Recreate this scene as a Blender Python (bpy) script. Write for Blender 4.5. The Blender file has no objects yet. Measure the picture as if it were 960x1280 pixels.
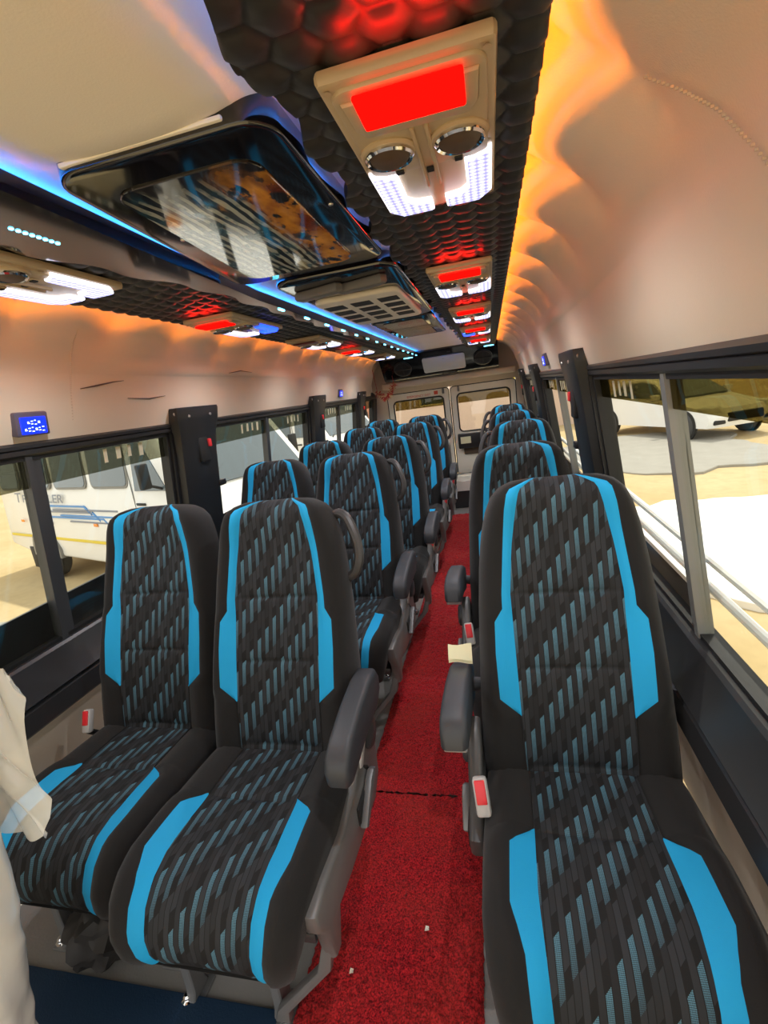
import bpy, bmesh, math, random
import numpy as np
from mathutils import Vector, Matrix
random.seed(7); rng = np.random.default_rng(7)
D = bpy.data; SC = bpy.context.scene; COL = SC.collection
R = math.radians

# ------------------------------------------------------------------ camera, sky, sun, exposure
f_px, vp, tilt = 600.0, (612.0, 475.0), 0.14
Fv = Vector((vp[0]-480, vp[1]-640, f_px)).normalized()
Hv = Vector((vp[0]+100-480, vp[1]-100*tilt-640, f_px))
Uv = Hv.cross(Fv).normalized()
if Uv.y > 0: Uv = -Uv
Xv = Fv.cross(Uv)
if Xv.x < 0: Xv = -Xv
# rows of the matrix below: bus x, y, z axes seen from the camera (image x right, y down, z ahead)
def cam_axis(v): return Vector((Xv.dot(v), Fv.dot(v), Uv.dot(v)))
right = cam_axis(Vector((1, 0, 0))); up = cam_axis(Vector((0, -1, 0))); back = cam_axis(Vector((0, 0, -1)))
cam = D.objects.new('camera', D.cameras.new('camera')); COL.objects.link(cam)
cam.matrix_world = Matrix((right, up, back)).transposed().to_4x4()
cam.location = (0.51, 0.0, 1.35)
cam.data.sensor_fit = 'HORIZONTAL'; cam.data.sensor_width = 36.0
cam.data.lens = f_px/960*36.0
cam.data.clip_start = 0.02; cam.data.clip_end = 300
SC.camera = cam

SC.view_settings.view_transform = 'Standard'; SC.view_settings.look = 'None'
SC.view_settings.gamma = 1.0; SC.view_settings.use_curve_mapping = False
SC.view_settings.exposure = 1.06
SC.cycles.max_bounces = 10; SC.cycles.diffuse_bounces = 6; SC.cycles.transparent_max_bounces = 16
SC.cycles.sample_clamp_indirect = 6.0

w = D.worlds.new('world'); SC.world = w; w.use_nodes = True
nt = w.node_tree; bg = nt.nodes['Background']
sky = nt.nodes.new('ShaderNodeTexSky'); sky.sky_type = 'HOSEK_WILKIE'
sky.sun_direction = Vector((0.35, 0.3, 0.88)).normalized(); sky.turbidity = 5.0; sky.ground_albedo = 0.5
mixw = nt.nodes.new('ShaderNodeMix'); mixw.data_type = 'RGBA'; mixw.inputs[0].default_value = 0.75
mixw.inputs[7].default_value = (1.0, 0.97, 0.92, 1)
nt.links.new(sky.outputs[0], mixw.inputs[6]); nt.links.new(mixw.outputs[2], bg.inputs[0])
bg.inputs[1].default_value = 1.0

def lamp(name, kind, loc, rot, energy, color=(1, 1, 1), size=None, size_y=None):
    l = D.lights.new(name, kind); l.energy = energy; l.color = color
    if kind == 'AREA':
        l.shape = 'RECTANGLE'; l.size = size; l.size_y = size_y or size
    o = D.objects.new(name, l); COL.objects.link(o); o.location = loc; o.rotation_euler = rot
    return o
sun = lamp('sun', 'SUN', (3, 3, 9), (0, 0, 0), 1.6, (1.0, 0.95, 0.86))
sun.rotation_euler = Vector((0.10, 0.34, 0.93)).to_track_quat('Z', 'Y').to_euler(); sun.data.angle = R(1.0)
# fill lamp added before the open front, standing in for windscreen daylight
lamp('windscreen_fill', 'AREA', (0, -0.75, 1.25), (R(90), 0, R(180) + R(0)), 140, (0.97, 0.98, 1.0), 1.7, 1.0).rotation_euler = (R(-90), 0, 0)
# ------------------------------------------------------------------ materials
class NT:
    def __init__(s, m): s.t = m.node_tree; s.n = s.t.nodes; s.l = s.t.links
    def node(s, ty, **kw):
        n = s.n.new(ty)
        for k, v in kw.items(): setattr(n, k, v)
        return n
    def put(s, a, sock):
        if isinstance(a, (int, float)): sock.default_value = a
        elif isinstance(a, tuple): sock.default_value = a if len(a) != 3 or sock.type == 'VECTOR' else (*a, 1)
        else: s.l.new(a, sock)
    def math(s, op, a, b=0.0, c=None):
        n = s.node('ShaderNodeMath', operation=op); s.put(a, n.inputs[0]); s.put(b, n.inputs[1])
        if c is not None: s.put(c, n.inputs[2])
        return n.outputs[0]
    def mix(s, f, a, b):
        n = s.node('ShaderNodeMix', data_type='RGBA'); s.put(f, n.inputs[0]); s.put(a, n.inputs[6]); s.put(b, n.inputs[7])
        return n.outputs[2]
    def noise(s, scale, detail=3.0, vec=None, rough=0.5, out=0):
        n = s.node('ShaderNodeTexNoise'); n.inputs['Scale'].default_value = scale; n.inputs['Detail'].default_value = detail
        n.inputs['Roughness'].default_value = rough
        if vec is None:
            if not hasattr(s, 'tc'): s.tc = s.node('ShaderNodeTexCoord')
            vec = s.tc.outputs['Object']
        s.l.new(vec, n.inputs['Vector']); return n.outputs[out]
    def ramp(s, f, lo, hi):
        n = s.node('ShaderNodeMapRange'); s.put(f, n.inputs[0]); n.inputs[1].default_value = lo; n.inputs[2].default_value = hi
        return n.outputs[0]
def new_mat(name):
    m = D.materials.new(name); m.use_nodes = True; k = NT(m); b = k.n['Principled BSDF']; return m, k, b
def P(name, col, rough=0.6, metal=0.0, spec=0.5, var=0.0, vscale=6.0, bump=0.0, bscale=200.0, emit=None, estr=0.0, coat=0.0, sheen=0.0):
    m, k, b = new_mat(name)
    b.inputs['Base Color'].default_value = (*col, 1); b.inputs['Roughness'].default_value = rough
    b.inputs['Metallic'].default_value = metal; b.inputs['Specular IOR Level'].default_value = spec
    b.inputs['Coat Weight'].default_value = coat; b.inputs['Coat Roughness'].default_value = 0.06
    b.inputs['Sheen Weight'].default_value = sheen
    if var:
        n = k.noise(vscale, 4.0)
        c = k.mix(n, tuple(max(0, x*(1-var)) for x in col), tuple(min(1, x*(1+var)) for x in col)); k.put(c, b.inputs['Base Color'])
    if bump:
        bn = k.node('ShaderNodeBump'); bn.inputs['Strength'].default_value = bump; bn.inputs['Distance'].default_value = 0.002
        k.l.new(k.noise(bscale, 3.0), bn.inputs['Height']); k.l.new(bn.outputs[0], b.inputs['Normal'])
    if emit: b.inputs['Emission Color'].default_value = (*emit, 1); b.inputs['Emission Strength'].default_value = estr
    return m
def glass_mat(name, tint, gloss, grough=0.0):
    m = D.materials.new(name); m.use_nodes = True; k = NT(m); k.n.clear()
    out = k.node('ShaderNodeOutputMaterial'); mx = k.node('ShaderNodeMixShader'); mx.inputs[0].default_value = gloss
    t = k.node('ShaderNodeBsdfTransparent'); t.inputs[0].default_value = (*tint, 1)
    g = k.node('ShaderNodeBsdfGlossy'); g.inputs['Roughness'].default_value = grough
    k.l.new(t.outputs[0], mx.inputs[1]); k.l.new(g.outputs[0], mx.inputs[2]); k.l.new(mx.outputs[0], out.inputs[0])
    return m
M = {}
M['black_fabric'] = P('black_fabric', (0.0135, 0.0125, 0.012), 0.85, spec=0.25, var=0.25, vscale=9, bump=0.35, bscale=900, sheen=0.12)
M['blue_fabric'] = P('blue_fabric', (0.012, 0.36, 0.70), 0.7, spec=0.3, bump=0.25, bscale=900)
M['beige'] = P('beige_leatherette', (0.73, 0.62, 0.49), 0.55, spec=0.35, var=0.06, vscale=3, bump=0.15, bscale=350)
M['lit_beige'] = P('beige_leatherette_lit', (0.86, 0.78, 0.66), 0.55, spec=0.35, var=0.04, vscale=3, bump=0.12, bscale=350)  # the beige made lighter, brightness of the lit recess put into its colour
M['beige_plastic'] = P('beige_plastic', (0.50, 0.38, 0.235), 0.38, spec=0.5, bump=0.05, bscale=300)
M['cream'] = P('cream_paint', (0.88, 0.82, 0.70), 0.35, var=0.05)
M['black_plastic'] = P('black_plastic', (0.016, 0.016, 0.017), 0.42, bump=0.08, bscale=400)
M['satin_black'] = P('satin_black', (0.028, 0.028, 0.03), 0.36, var=0.15)
M['brown_panel'] = P('brown_panel', (0.10, 0.065, 0.04), 0.45, var=0.15)
M['rubber'] = P('rubber', (0.012, 0.012, 0.012), 0.6)
M['gloss_black'] = P('gloss_black', (0.006, 0.005, 0.006), 0.09, spec=0.6, coat=0.6)
M['quilt'] = P('quilted_leatherette', (0.028, 0.026, 0.023), 0.45, spec=0.45, var=0.1, vscale=30)
M['grey_plastic'] = P('grey_plastic', (0.16, 0.155, 0.15), 0.4, var=0.12, vscale=12)
M['dark_grey_plastic'] = P('dark_grey_plastic', (0.05, 0.052, 0.056), 0.45)
M['arm_pad'] = P('armrest_pad', (0.045, 0.047, 0.053), 0.5, bump=0.15, bscale=600)
M['handle_plastic'] = P('handle_plastic', (0.05, 0.047, 0.045), 0.45)
M['side_grey'] = P('side_grey', (0.07, 0.068, 0.066), 0.4, var=0.12, vscale=12)
M['steel'] = P('steel', (0.55, 0.54, 0.52), 0.28, 0.9, var=0.15, vscale=20)
M['grey_metal'] = P('grey_metal', (0.22, 0.22, 0.22), 0.45, 0.5)
M['chrome'] = P('chrome', (0.8, 0.8, 0.8), 0.08, 1.0)
M['red_plastic'] = P('red_plastic', (0.75, 0.03, 0.04), 0.35)
M['buckle_grey'] = P('buckle_grey', (0.5, 0.48, 0.46), 0.4)
M['vinyl'] = P('vinyl_floor', (0.27, 0.26, 0.245), 0.42, var=0.2, vscale=3.5, bump=0.3, bscale=160)
M['navy_mat'] = P('navy_mat', (0.006, 0.035, 0.085), 0.8, bump=0.4, bscale=240)
M['white_film'] = P('white_film', (0.80, 0.78, 0.70), 0.16, var=0.08, vscale=5, coat=0.5, bump=0.25, bscale=45)
M['white_board'] = P('white_board', (0.72, 0.72, 0.74), 0.4)
M['red_lamp'] = P('red_lamp', (0.4, 0.0, 0.0), 0.6, spec=0.0, emit=(1.0, 0.002, 0.001), estr=1.6)
M['red_off'] = P('red_lamp_off', (0.14, 0.006, 0.006), 0.3)
M['blue_led'] = P('blue_led', (0.0, 0.05, 0.6), 0.4, emit=(0.01, 0.05, 1.0), estr=2.0)
M['cyan_led'] = P('cyan_led', (0.1, 0.6, 0.9), 0.4, emit=(0.12, 0.65, 1.0), estr=4.0)
M['amber_strip'] = P('amber_strip', (0.9, 0.4, 0.02), 0.4, emit=(1.0, 0.24, 0.0), estr=46.0)
M['blue_strip'] = P('blue_strip', (0.05, 0.3, 0.9), 0.4, emit=(0.02, 0.24, 1.0), estr=9.0)
M['clock_face'] = P('clock_face', (0.0, 0.01, 0.3), 0.3, emit=(0.0, 0.02, 1.0), estr=1.0)
M['clock_glyph'] = P('clock_glyph', (0.8, 0.9, 1.0), 0.4, emit=(0.75, 0.88, 1.0), estr=1.5)
M['clock_case'] = P('clock_case', (0.10, 0.09, 0.14), 0.35)
M['glass'] = glass_mat('window_glass', (0.97, 0.98, 0.95), 0.05)
M['film'] = glass_mat('sun_film', (0.42, 0.37, 0.20), 0.05)
M['film_grey'] = glass_mat('sun_film_grey', (0.50, 0.50, 0.42), 0.07)
M['white_paint'] = P('white_paint', (0.82, 0.82, 0.80), 0.25, coat=0.3)
M['grey_paint'] = P('grey_trim', (0.20, 0.20, 0.19), 0.4)
M['tyre'] = P('tyre', (0.06, 0.06, 0.06), 0.8)
M['car_glass'] = P('car_glass', (0.10, 0.13, 0.15), 0.05, coat=0.5)
M['orange_lens'] = P('orange_lens', (0.9, 0.3, 0.03), 0.25)
M['headlamp'] = P('headlamp', (0.75, 0.77, 0.78), 0.1, coat=0.8)
M['yellow'] = P('yellow_paint', (0.75, 0.58, 0.05), 0.5)
M['decal_blue'] = P('decal_blue', (0.08, 0.28, 0.65), 0.4)
M['decal_grey'] = P('decal_grey', (0.22, 0.25, 0.32), 0.4)
M['sign_red'] = P('sign_red', (0.7, 0.08, 0.03), 0.5)
M['paper'] = P('paper', (0.85, 0.82, 0.7), 0.8)
M['foam'] = P('foam', (0.85, 0.8, 0.52), 0.9)
M['wall_pink'] = P('painted_wall', (0.62, 0.47, 0.38), 0.85, var=0.12, vscale=1.2)
M['wall_brick'] = P('brick_wall', (0.50, 0.24, 0.16), 0.9, var=0.35, vscale=2.5)
M['garland_red'] = P('garland_red', (0.50, 0.05, 0.03), 0.5)
M['garland_gold'] = P('garland_gold', (0.75, 0.6, 0.32), 0.4)
M['speaker_cone'] = P('speaker_cone', (0.02, 0.02, 0.022), 0.5)
M['bag'] = P('bag_cloth', (0.030, 0.027, 0.025), 0.6, var=0.3, vscale=20)
M['stitch'] = P('stitching', (0.62, 0.50, 0.38), 0.8)

# seat centre cloth: columns of slanted bars, dotted light-blue next to plain grey
def pattern_mat():
    m, k, b = new_mat('patterned_cloth'); uv = k.node('ShaderNodeUVMap'); sp = k.node('ShaderNodeSeparateXYZ')
    k.l.new(uv.outputs[0], sp.inputs[0]); u, v = sp.outputs[0], sp.outputs[1]
    cw, L = 0.0114, 0.142
    cu = k.math('DIVIDE', u, cw); ci = k.math('FLOOR', cu); fu = k.math('FRACT', cu)
    pair = k.math('MODULO', k.math('ADD', ci, 400.0), 2.0)
    vv = k.math('SUBTRACT', k.math('MULTIPLY', ci, 0.1065), k.math('DIVIDE', v, L))
    # slanted tops
    vv = k.math('SUBTRACT', vv, k.math('MULTIPLY', fu, -0.075))
    vv = k.math('ADD', vv, k.math('MULTIPLY', k.math('SUBTRACT', 1.0, pair), 0.45))
    vi = k.math('FLOOR', vv); fv = k.math('FRACT', vv)
    wn = k.node('ShaderNodeTexWhiteNoise', noise_dimensions='2D'); cb = k.node('ShaderNodeCombineXYZ')
    k.l.new(ci, cb.inputs[0]); k.l.new(vi, cb.inputs[1]); k.l.new(cb.outputs[0], wn.inputs['Vector'])
    wn_o = wn.outputs[0]
    bar = k.math('LESS_THAN', fv, 0.80); first = k.math('LESS_THAN', fv, k.math('ADD', 0.44, k.math('MULTIPLY', wn_o, 0.12)))
    # dots
    du = k.math('SUBTRACT', k.math('FRACT', k.math('DIVIDE', u, 0.0021)), 0.5); dv = k.math('SUBTRACT', k.math('FRACT', k.math('DIVIDE', v, 0.0021)), 0.5)
    dd = k.math('SQRT', k.math('ADD', k.math('MULTIPLY', du, du), k.math('MULTIPLY', dv, dv)))
    dots = k.math('LESS_THAN', dd, 0.40)
    edge = k.math('LESS_THAN', k.math('ABSOLUTE', k.math('SUBTRACT', fu, 0.5)), 0.43)
    fade = k.ramp(fv, 0.54, 0.0)
    bright = k.mix(k.math('MULTIPLY', k.math('ADD', k.math('MULTIPLY', dots, 0.75), 0.12), k.math('ADD', k.math('MULTIPLY', fade, 0.75), 0.25)),
                   (0.024, 0.027, 0.031), (0.12, 0.30, 0.40))
    dull = k.mix(wn.outputs[0], (0.016, 0.016, 0.017), (0.030, 0.032, 0.036))
    barcol = k.mix(k.math('MULTIPLY', first, pair), dull, bright)
    c = k.mix(k.math('MULTIPLY', bar, edge), (0.010, 0.0095, 0.0095), barcol)
    k.put(c, b.inputs['Base Color']); b.inputs['Roughness'].default_value = 0.75; b.inputs['Specular IOR Level'].default_value = 0.3
    bn = k.node('ShaderNodeBump'); bn.inputs['Strength'].default_value = 0.2; bn.inputs['Distance'].default_value = 0.001
    k.l.new(bar, bn.inputs['Height']); k.l.new(bn.outputs[0], b.inputs['Normal'])
    return m
M['pattern'] = pattern_mat()
def carpet_mat():
    m, k, b = new_mat('red_carpet'); n = k.noise(230, 2.0); n2 = k.noise(4.5, 3.0)
    c = k.mix(k.ramp(n, 0.36, 0.64), (0.12, 0.002, 0.005), (0.62, 0.018, 0.026)); c = k.mix(k.math('MULTIPLY', k.ramp(n2, 0.4, 0.75), 0.35), c, (0.40, 0.05, 0.025))
    k.put(c, b.inputs['Base Color']); b.inputs['Roughness'].default_value = 0.9; b.inputs['Specular IOR Level'].default_value = 0.2
    b.inputs['Sheen Weight'].default_value = 0.1
    return m
M['carpet'] = carpet_mat()
def ground_mat():
    m, k, b = new_mat('dry_earth'); n = k.noise(0.5, 6.0); n2 = k.noise(9, 4.0)
    c = k.mix(k.ramp(n, 0.35, 0.7), (0.46, 0.34, 0.16), (0.56, 0.44, 0.25)); c = k.mix(k.math('MULTIPLY', k.ramp(n2, 0.45, 0.8), 0.4), c, (0.33, 0.25, 0.12))
    k.put(c, b.inputs['Base Color']); b.inputs['Roughness'].default_value = 0.95
    return m
M['earth'] = ground_mat()
M['reflection_mark'] = P('reflection_mark', (0.85, 0.78, 0.55), 0.5)
M['white_ground'] = P('pale_ground', (0.86, 0.85, 0.83), 0.9, var=0.06, vscale=2)
M['asphalt_and_shadow'] = P('grey_asphalt_and_shadow', (0.33, 0.31, 0.27), 0.9, var=0.15, vscale=4)
# printed ceiling panel: flames with dark branches, pale and dark swirls
def art_mat():
    m, k, b = new_mat('printed_panel'); tc = k.node('ShaderNodeTexCoord'); uv = k.node('ShaderNodeUVMap')
    sp = k.node('ShaderNodeSeparateXYZ'); k.l.new(uv.outputs[0], sp.inputs[0])
    nz = k.noise(5.0, 6.0, uv.outputs[0]); nz2 = k.noise(11.0, 4.0, uv.outputs[0])
    wv = k.node('ShaderNodeTexWave'); wv.inputs['Scale'].default_value = 5.5; wv.inputs['Distortion'].default_value = 5.0; wv.inputs['Detail'].default_value = 2
    k.l.new(uv.outputs[0], wv.inputs['Vector'])
    pale = k.mix(k.ramp(wv.outputs[1], 0.45, 0.6), (0.01, 0.02, 0.03), (0.50, 0.52, 0.46))
    pale = k.mix(k.ramp(nz2, 0.52, 0.64), pale, (0.02, 0.10, 0.16))
    fire = k.mix(k.ramp(nz, 0.40, 0.66), (0.20, 0.03, 0.0), (0.95, 0.42, 0.03)); fire = k.mix(k.ramp(nz2, 0.53, 0.62), fire, (0.01, 0.008, 0.006))
    f = k.ramp(k.math('ADD', sp.outputs[0], k.math('MULTIPLY', k.math('SUBTRACT', nz, 0.5), 0.5)), 0.53, 0.62)
    c = k.mix(f, pale, fire)
    dark = k.ramp(k.math('ADD', sp.outputs[1], k.math('MULTIPLY', nz, 0.3)), 0.25, 0.42)
    c = k.mix(dark, (0.012, 0.01, 0.01), c)
    k.put(c, b.inputs['Base Color']); b.inputs['Roughness'].default_value = 0.07; b.inputs['Coat Weight'].default_value = 0.6; b.inputs['Coat Roughness'].default_value = 0.03
    return m
M['art'] = art_mat()

# ------------------------------------------------------------------ mesh helpers
class MB:
    def __init__(s): s.v = []; s.f = []; s.uv = None; s.flat = []
    def add(s, vs, fs, M4=None):
        o = len(s.v)
        s.v += [tuple((M4 @ Vector(p)) if M4 else p) for p in vs]; s.f += [tuple(i+o for i in f) for f in fs]; return s
    def box(s, a, b, M4=None):
        (x0, y0, z0), (x1, y1, z1) = a, b
        return s.add([(x0,y0,z0),(x1,y0,z0),(x1,y1,z0),(x0,y1,z0),(x0,y0,z1),(x1,y0,z1),(x1,y1,z1),(x0,y1,z1)],
                     [(0,3,2,1),(4,5,6,7),(0,1,5,4),(1,2,6,5),(2,3,7,6),(3,0,4,7)], M4)
    def rbox(s, a, b, r=0.005, seg=2, M4=None):
        bm = bmesh.new(); bmesh.ops.create_cube(bm, size=1.0)
        c = [(a[i]+b[i])/2 for i in range(3)]; d = [abs(b[i]-a[i]) for i in range(3)]
        for v in bm.verts: v.co = Vector([c[i]+v.co[i]*d[i] for i in range(3)])
        bmesh.ops.bevel(bm, geom=bm.edges[:], offset=min(r, min(d)*0.48), segments=seg, profile=0.5, affect='EDGES')
        return s.bm(bm, M4)
    def bm(s, bm, M4=None):
        bm.verts.index_update(); s.add([tuple(v.co) for v in bm.verts], [[v.index for v in f.verts] for f in bm.faces], M4); bm.free(); return s
    def prism(s, pts, axis, a, b, r=0.0, seg=2, M4=None):
        # polygon pts in the plane across `axis`, extruded from a to b, edges rounded by r
        bm = bmesh.new(); mk = {'x': lambda p, t: (t, p[0], p[1]), 'y': lambda p, t: (p[0], t, p[1]), 'z': lambda p, t: (p[0], p[1], t)}[axis]
        lo = [bm.verts.new(mk(p, a)) for p in pts]; hi = [bm.verts.new(mk(p, b)) for p in pts]; n = len(pts)
        f0 = bm.faces.new(lo); f1 = bm.faces.new(hi[::-1])
        for i in range(n): bm.faces.new((lo[i], hi[i], hi[(i+1) % n], lo[(i+1) % n]))
        bmesh.ops.recalc_face_normals(bm, faces=bm.faces[:])
        if r > 0:
            ed = [e for e in bm.edges if all(f in (f0, f1) or True for f in e.link_faces) and (f0 in e.link_faces or f1 in e.link_faces)]
            bmesh.ops.bevel(bm, geom=ed, offset=r, segments=seg, profile=0.5, affect='EDGES')
        return s.bm(bm, M4)
    def tube(s, pts, r, n=10, cap=True, M4=None, closed=False):
        pts = [Vector(p) for p in pts]; rs = r if isinstance(r, (list, tuple)) else [r]*len(pts); vs = []; fs = []
        m = len(pts); t0 = (pts[1]-pts[0]).normalized(); a = t0.orthogonal().normalized()
        for i, p in enumerate(pts):
            if closed: t = (pts[(i+1) % m]-pts[i-1]).normalized()
            else: t = (pts[min(i+1, m-1)]-pts[max(i-1, 0)]).normalized()
            a = (a - t*a.dot(t)).normalized(); b = t.cross(a)
            for q in range(n):
                an = 2*math.pi*q/n; vs.append(tuple(p+(a*math.cos(an)+b*math.sin(an))*rs[i]))
        for i in range(m if closed else m-1):
            for q in range(n): j = (i+1) % m; fs.append((i*n+q, i*n+(q+1) % n, j*n+(q+1) % n, j*n+q))
        if cap and not closed: fs += [tuple(range(n))[::-1], tuple((m-1)*n+q for q in range(n))]
        return s.add(vs, fs, M4)
    def lathe(s, prof, n=20, M4=None):
        # profile (r, z) turned about z
        vs = []; fs = []; m = len(prof)
        for r, z in prof:
            for q in range(n): an = 2*math.pi*q/n; vs.append((r*math.cos(an), r*math.sin(an), z))
        for i in range(m-1):
            for q in range(n): fs.append((i*n+q, i*n+(q+1) % n, (i+1)*n+(q+1) % n, (i+1)*n+q))
        if prof[0][0] > 1e-6: fs.append(tuple(range(n))[::-1])
        if prof[-1][0] > 1e-6: fs.append(tuple((m-1)*n+q for q in range(n)))
        return s.add(vs, fs, M4)
    def grid(s, arr, closed_u=False):
        # arr [rows][cols] of points
        o = len(s.v); nr, nc = len(arr), len(arr[0])
        for r in arr: s.v += [tuple(map(float, p)) for p in r]
        for i in range(nr-1):
            for j in range(nc if closed_u else nc-1):
                j2 = (j+1) % nc; s.f.append((o+i*nc+j, o+i*nc+j2, o+(i+1)*nc+j2, o+(i+1)*nc+j))
        return s
    def build(s, name, m, parent=None, smooth=True, angle=35, recalc=True):
        me = D.meshes.new(name); me.from_pydata(s.v, [], s.f)
        if s.uv is not None:
            ul = me.uv_layers.new(name='UVMap'); vi = np.zeros(len(me.loops), dtype=np.int32); me.loops.foreach_get('vertex_index', vi)
            ul.data.foreach_set('uv', np.asarray(s.uv, dtype=np.float32)[vi].ravel())
        if recalc:
            bm = bmesh.new(); bm.from_mesh(me); bmesh.ops.recalc_face_normals(bm, faces=bm.faces[:]); bm.to_mesh(me); bm.free()
        me.materials.append(m if not isinstance(m, str) else M[m])
        if smooth:
            me.polygons.foreach_set('use_smooth', [True]*len(me.polygons))
            try: me.set_sharp_from_angle(angle=R(angle))
            except Exception: pass
        o = D.objects.new(name, me); COL.objects.link(o)
        if parent: o.parent = parent
        return o
def tag(o, label=None, cat=None, group=None, kind=None):
    if label: o['label'] = label
    if cat: o['category'] = cat
    if group: o['group'] = group
    if kind: o['kind'] = kind
    return o
def empty(name, loc=(0, 0, 0), rz=0.0):
    o = D.objects.new(name, None); COL.objects.link(o); o.location = loc; o.rotation_euler = (0, 0, rz); o.empty_display_size = 0.1
    return o
def kids(o): return [c for c in D.objects if c.parent == o]
def copy_tree(o, parent=None):
    c = o.copy(); COL.objects.link(c); c.parent = parent
    for ch in kids(o): copy_tree(ch, c)
    return c
def struct(o): o['kind'] = 'structure'; return o
def rrect(x0, y0, x1, y1, r, n=6):
    out = []
    for cx, cy, a0 in ((x1-r, y1-r, 0), (x0+r, y1-r, 90), (x0+r, y0+r, 180), (x1-r, y0+r, 270)):
        for i in range(n+1): a = R(a0+90*i/n); out.append((cx+r*math.cos(a), cy+r*math.sin(a)))
    return out
def ring_prism(mb, outer, inner, axis, a, b, M4=None):
    # plate with a hole; outer and inner have the same number of points
    mk = {'x': lambda p, t: (t, p[0], p[1]), 'y': lambda p, t: (p[0], t, p[1]), 'z': lambda p, t: (p[0], p[1], t)}[axis]; n = len(outer)
    vs = [mk(p, a) for p in outer]+[mk(p, a) for p in inner]+[mk(p, b) for p in outer]+[mk(p, b) for p in inner]; fs = []
    for i in range(n):
        j = (i+1) % n
        fs += [(i, j, n+j, n+i), (2*n+i, 3*n+i, 3*n+j, 2*n+j), (i, 2*n+i, 2*n+j, j), (n+i, n+j, 3*n+j, 3*n+i)]
    return mb.add(vs, fs, M4)
def interp(x, tab): return float(np.interp(x, [t[0] for t in tab], [t[1] for t in tab]))

# ------------------------------------------------------------------ the bus shell
Y0, Y1 = -0.45, 5.95                     # open cab end, rear doors
def XW(z): return 0.86+(1.31-z)*0.125    # side wall leans inward towards the roof
ZB, ZT = 0.71, 1.315                     # window opening
WIN = [(-0.45, 1.86, 1.15), (2.2, 3.55, 2.84), (3.86, 4.98, 4.38), (5.2, 5.72, None)]
def wallbox(mb, s, y0, y1, z0, z1, tin=0.0, tout=0.05):
    xs = [s*(XW(z0)-tin), s*(XW(z0)+tout), s*(XW(z1)-tin), s*(XW(z1)+tout)]
    mb.add([(xs[0],y0,z0),(xs[1],y0,z0),(xs[1],y1,z0),(xs[0],y1,z0),(xs[2],y0,z1),(xs[3],y0,z1),(xs[3],y1,z1),(xs[2],y1,z1)],
           [(0,3,2,1),(4,5,6,7),(0,1,5,4),(1,2,6,5),(2,3,7,6),(3,0,4,7)])
mb = MB(); mb.box((-1.0, Y0, -0.06), (1.0, Y1, 0.0)); struct(mb.build('floor', 'vinyl', smooth=False))
for s, nm in ((-1, 'left'), (1, 'right')):
    mb = MB(); wallbox(mb, s, Y0, Y1, 0.0, ZB-0.03); wo = struct(mb.build('wall_'+nm, 'beige', smooth=False))
    # belt: satin black sill ledge along the windows
    mb = MB(); prof = [(XW(ZB)+0.03, ZB), (XW(ZB)-0.012, ZB), (XW(ZB)-0.02, ZB-0.008), (0.905, 0.668), (0.878, 0.615), (0.872, 0.606), (0.880, 0.598), (0.885, 0.594), (0.873, 0.588), (0.869, 0.530), (0.875, 0.522), (0.935, 0.522), (XW(ZB)+0.03, 0.6)]
    mb.prism([(s*p[0], p[1]) for p in prof], 'y', Y0, Y1-0.05); struct(mb.build('trim_%d' % (1 if s < 0 else 2), 'satin_black', angle=25))
    # header over the windows, and the posts between them
    mb = MB(); prof = [(XW(ZT)-0.003, ZT), (XW(ZT)-0.012, ZT+0.006), (XW(ZT)-0.014, ZT+0.018), (XW(ZT)-0.009, ZT+0.021), (XW(ZT)-0.016, ZT+0.024), (XW(ZT)-0.018, ZT+0.034), (XW(ZT)-0.008, ZT+0.042), (XW(ZT)+0.05, ZT+0.1), (XW(ZT)+0.05, ZT)]
    mb.prism([(s*p[0], p[1]) for p in prof], 'y', Y0, Y1-0.05); struct(mb.build('trim_%d' % (3 if s < 0 else 4), 'satin_black', angle=25))
    mb = MB()
    for k in range(len(WIN)):
        y0 = WIN[k][1]; y1 = WIN[k+1][0] if k+1 < len(WIN) else Y1-0.06
        wallbox(mb, s, y0, y1, ZB, ZT, 0.012, 0.05)
    struct(mb.build('trim_%d' % (5 if s < 0 else 6), 'black_plastic', smooth=False))
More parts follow.
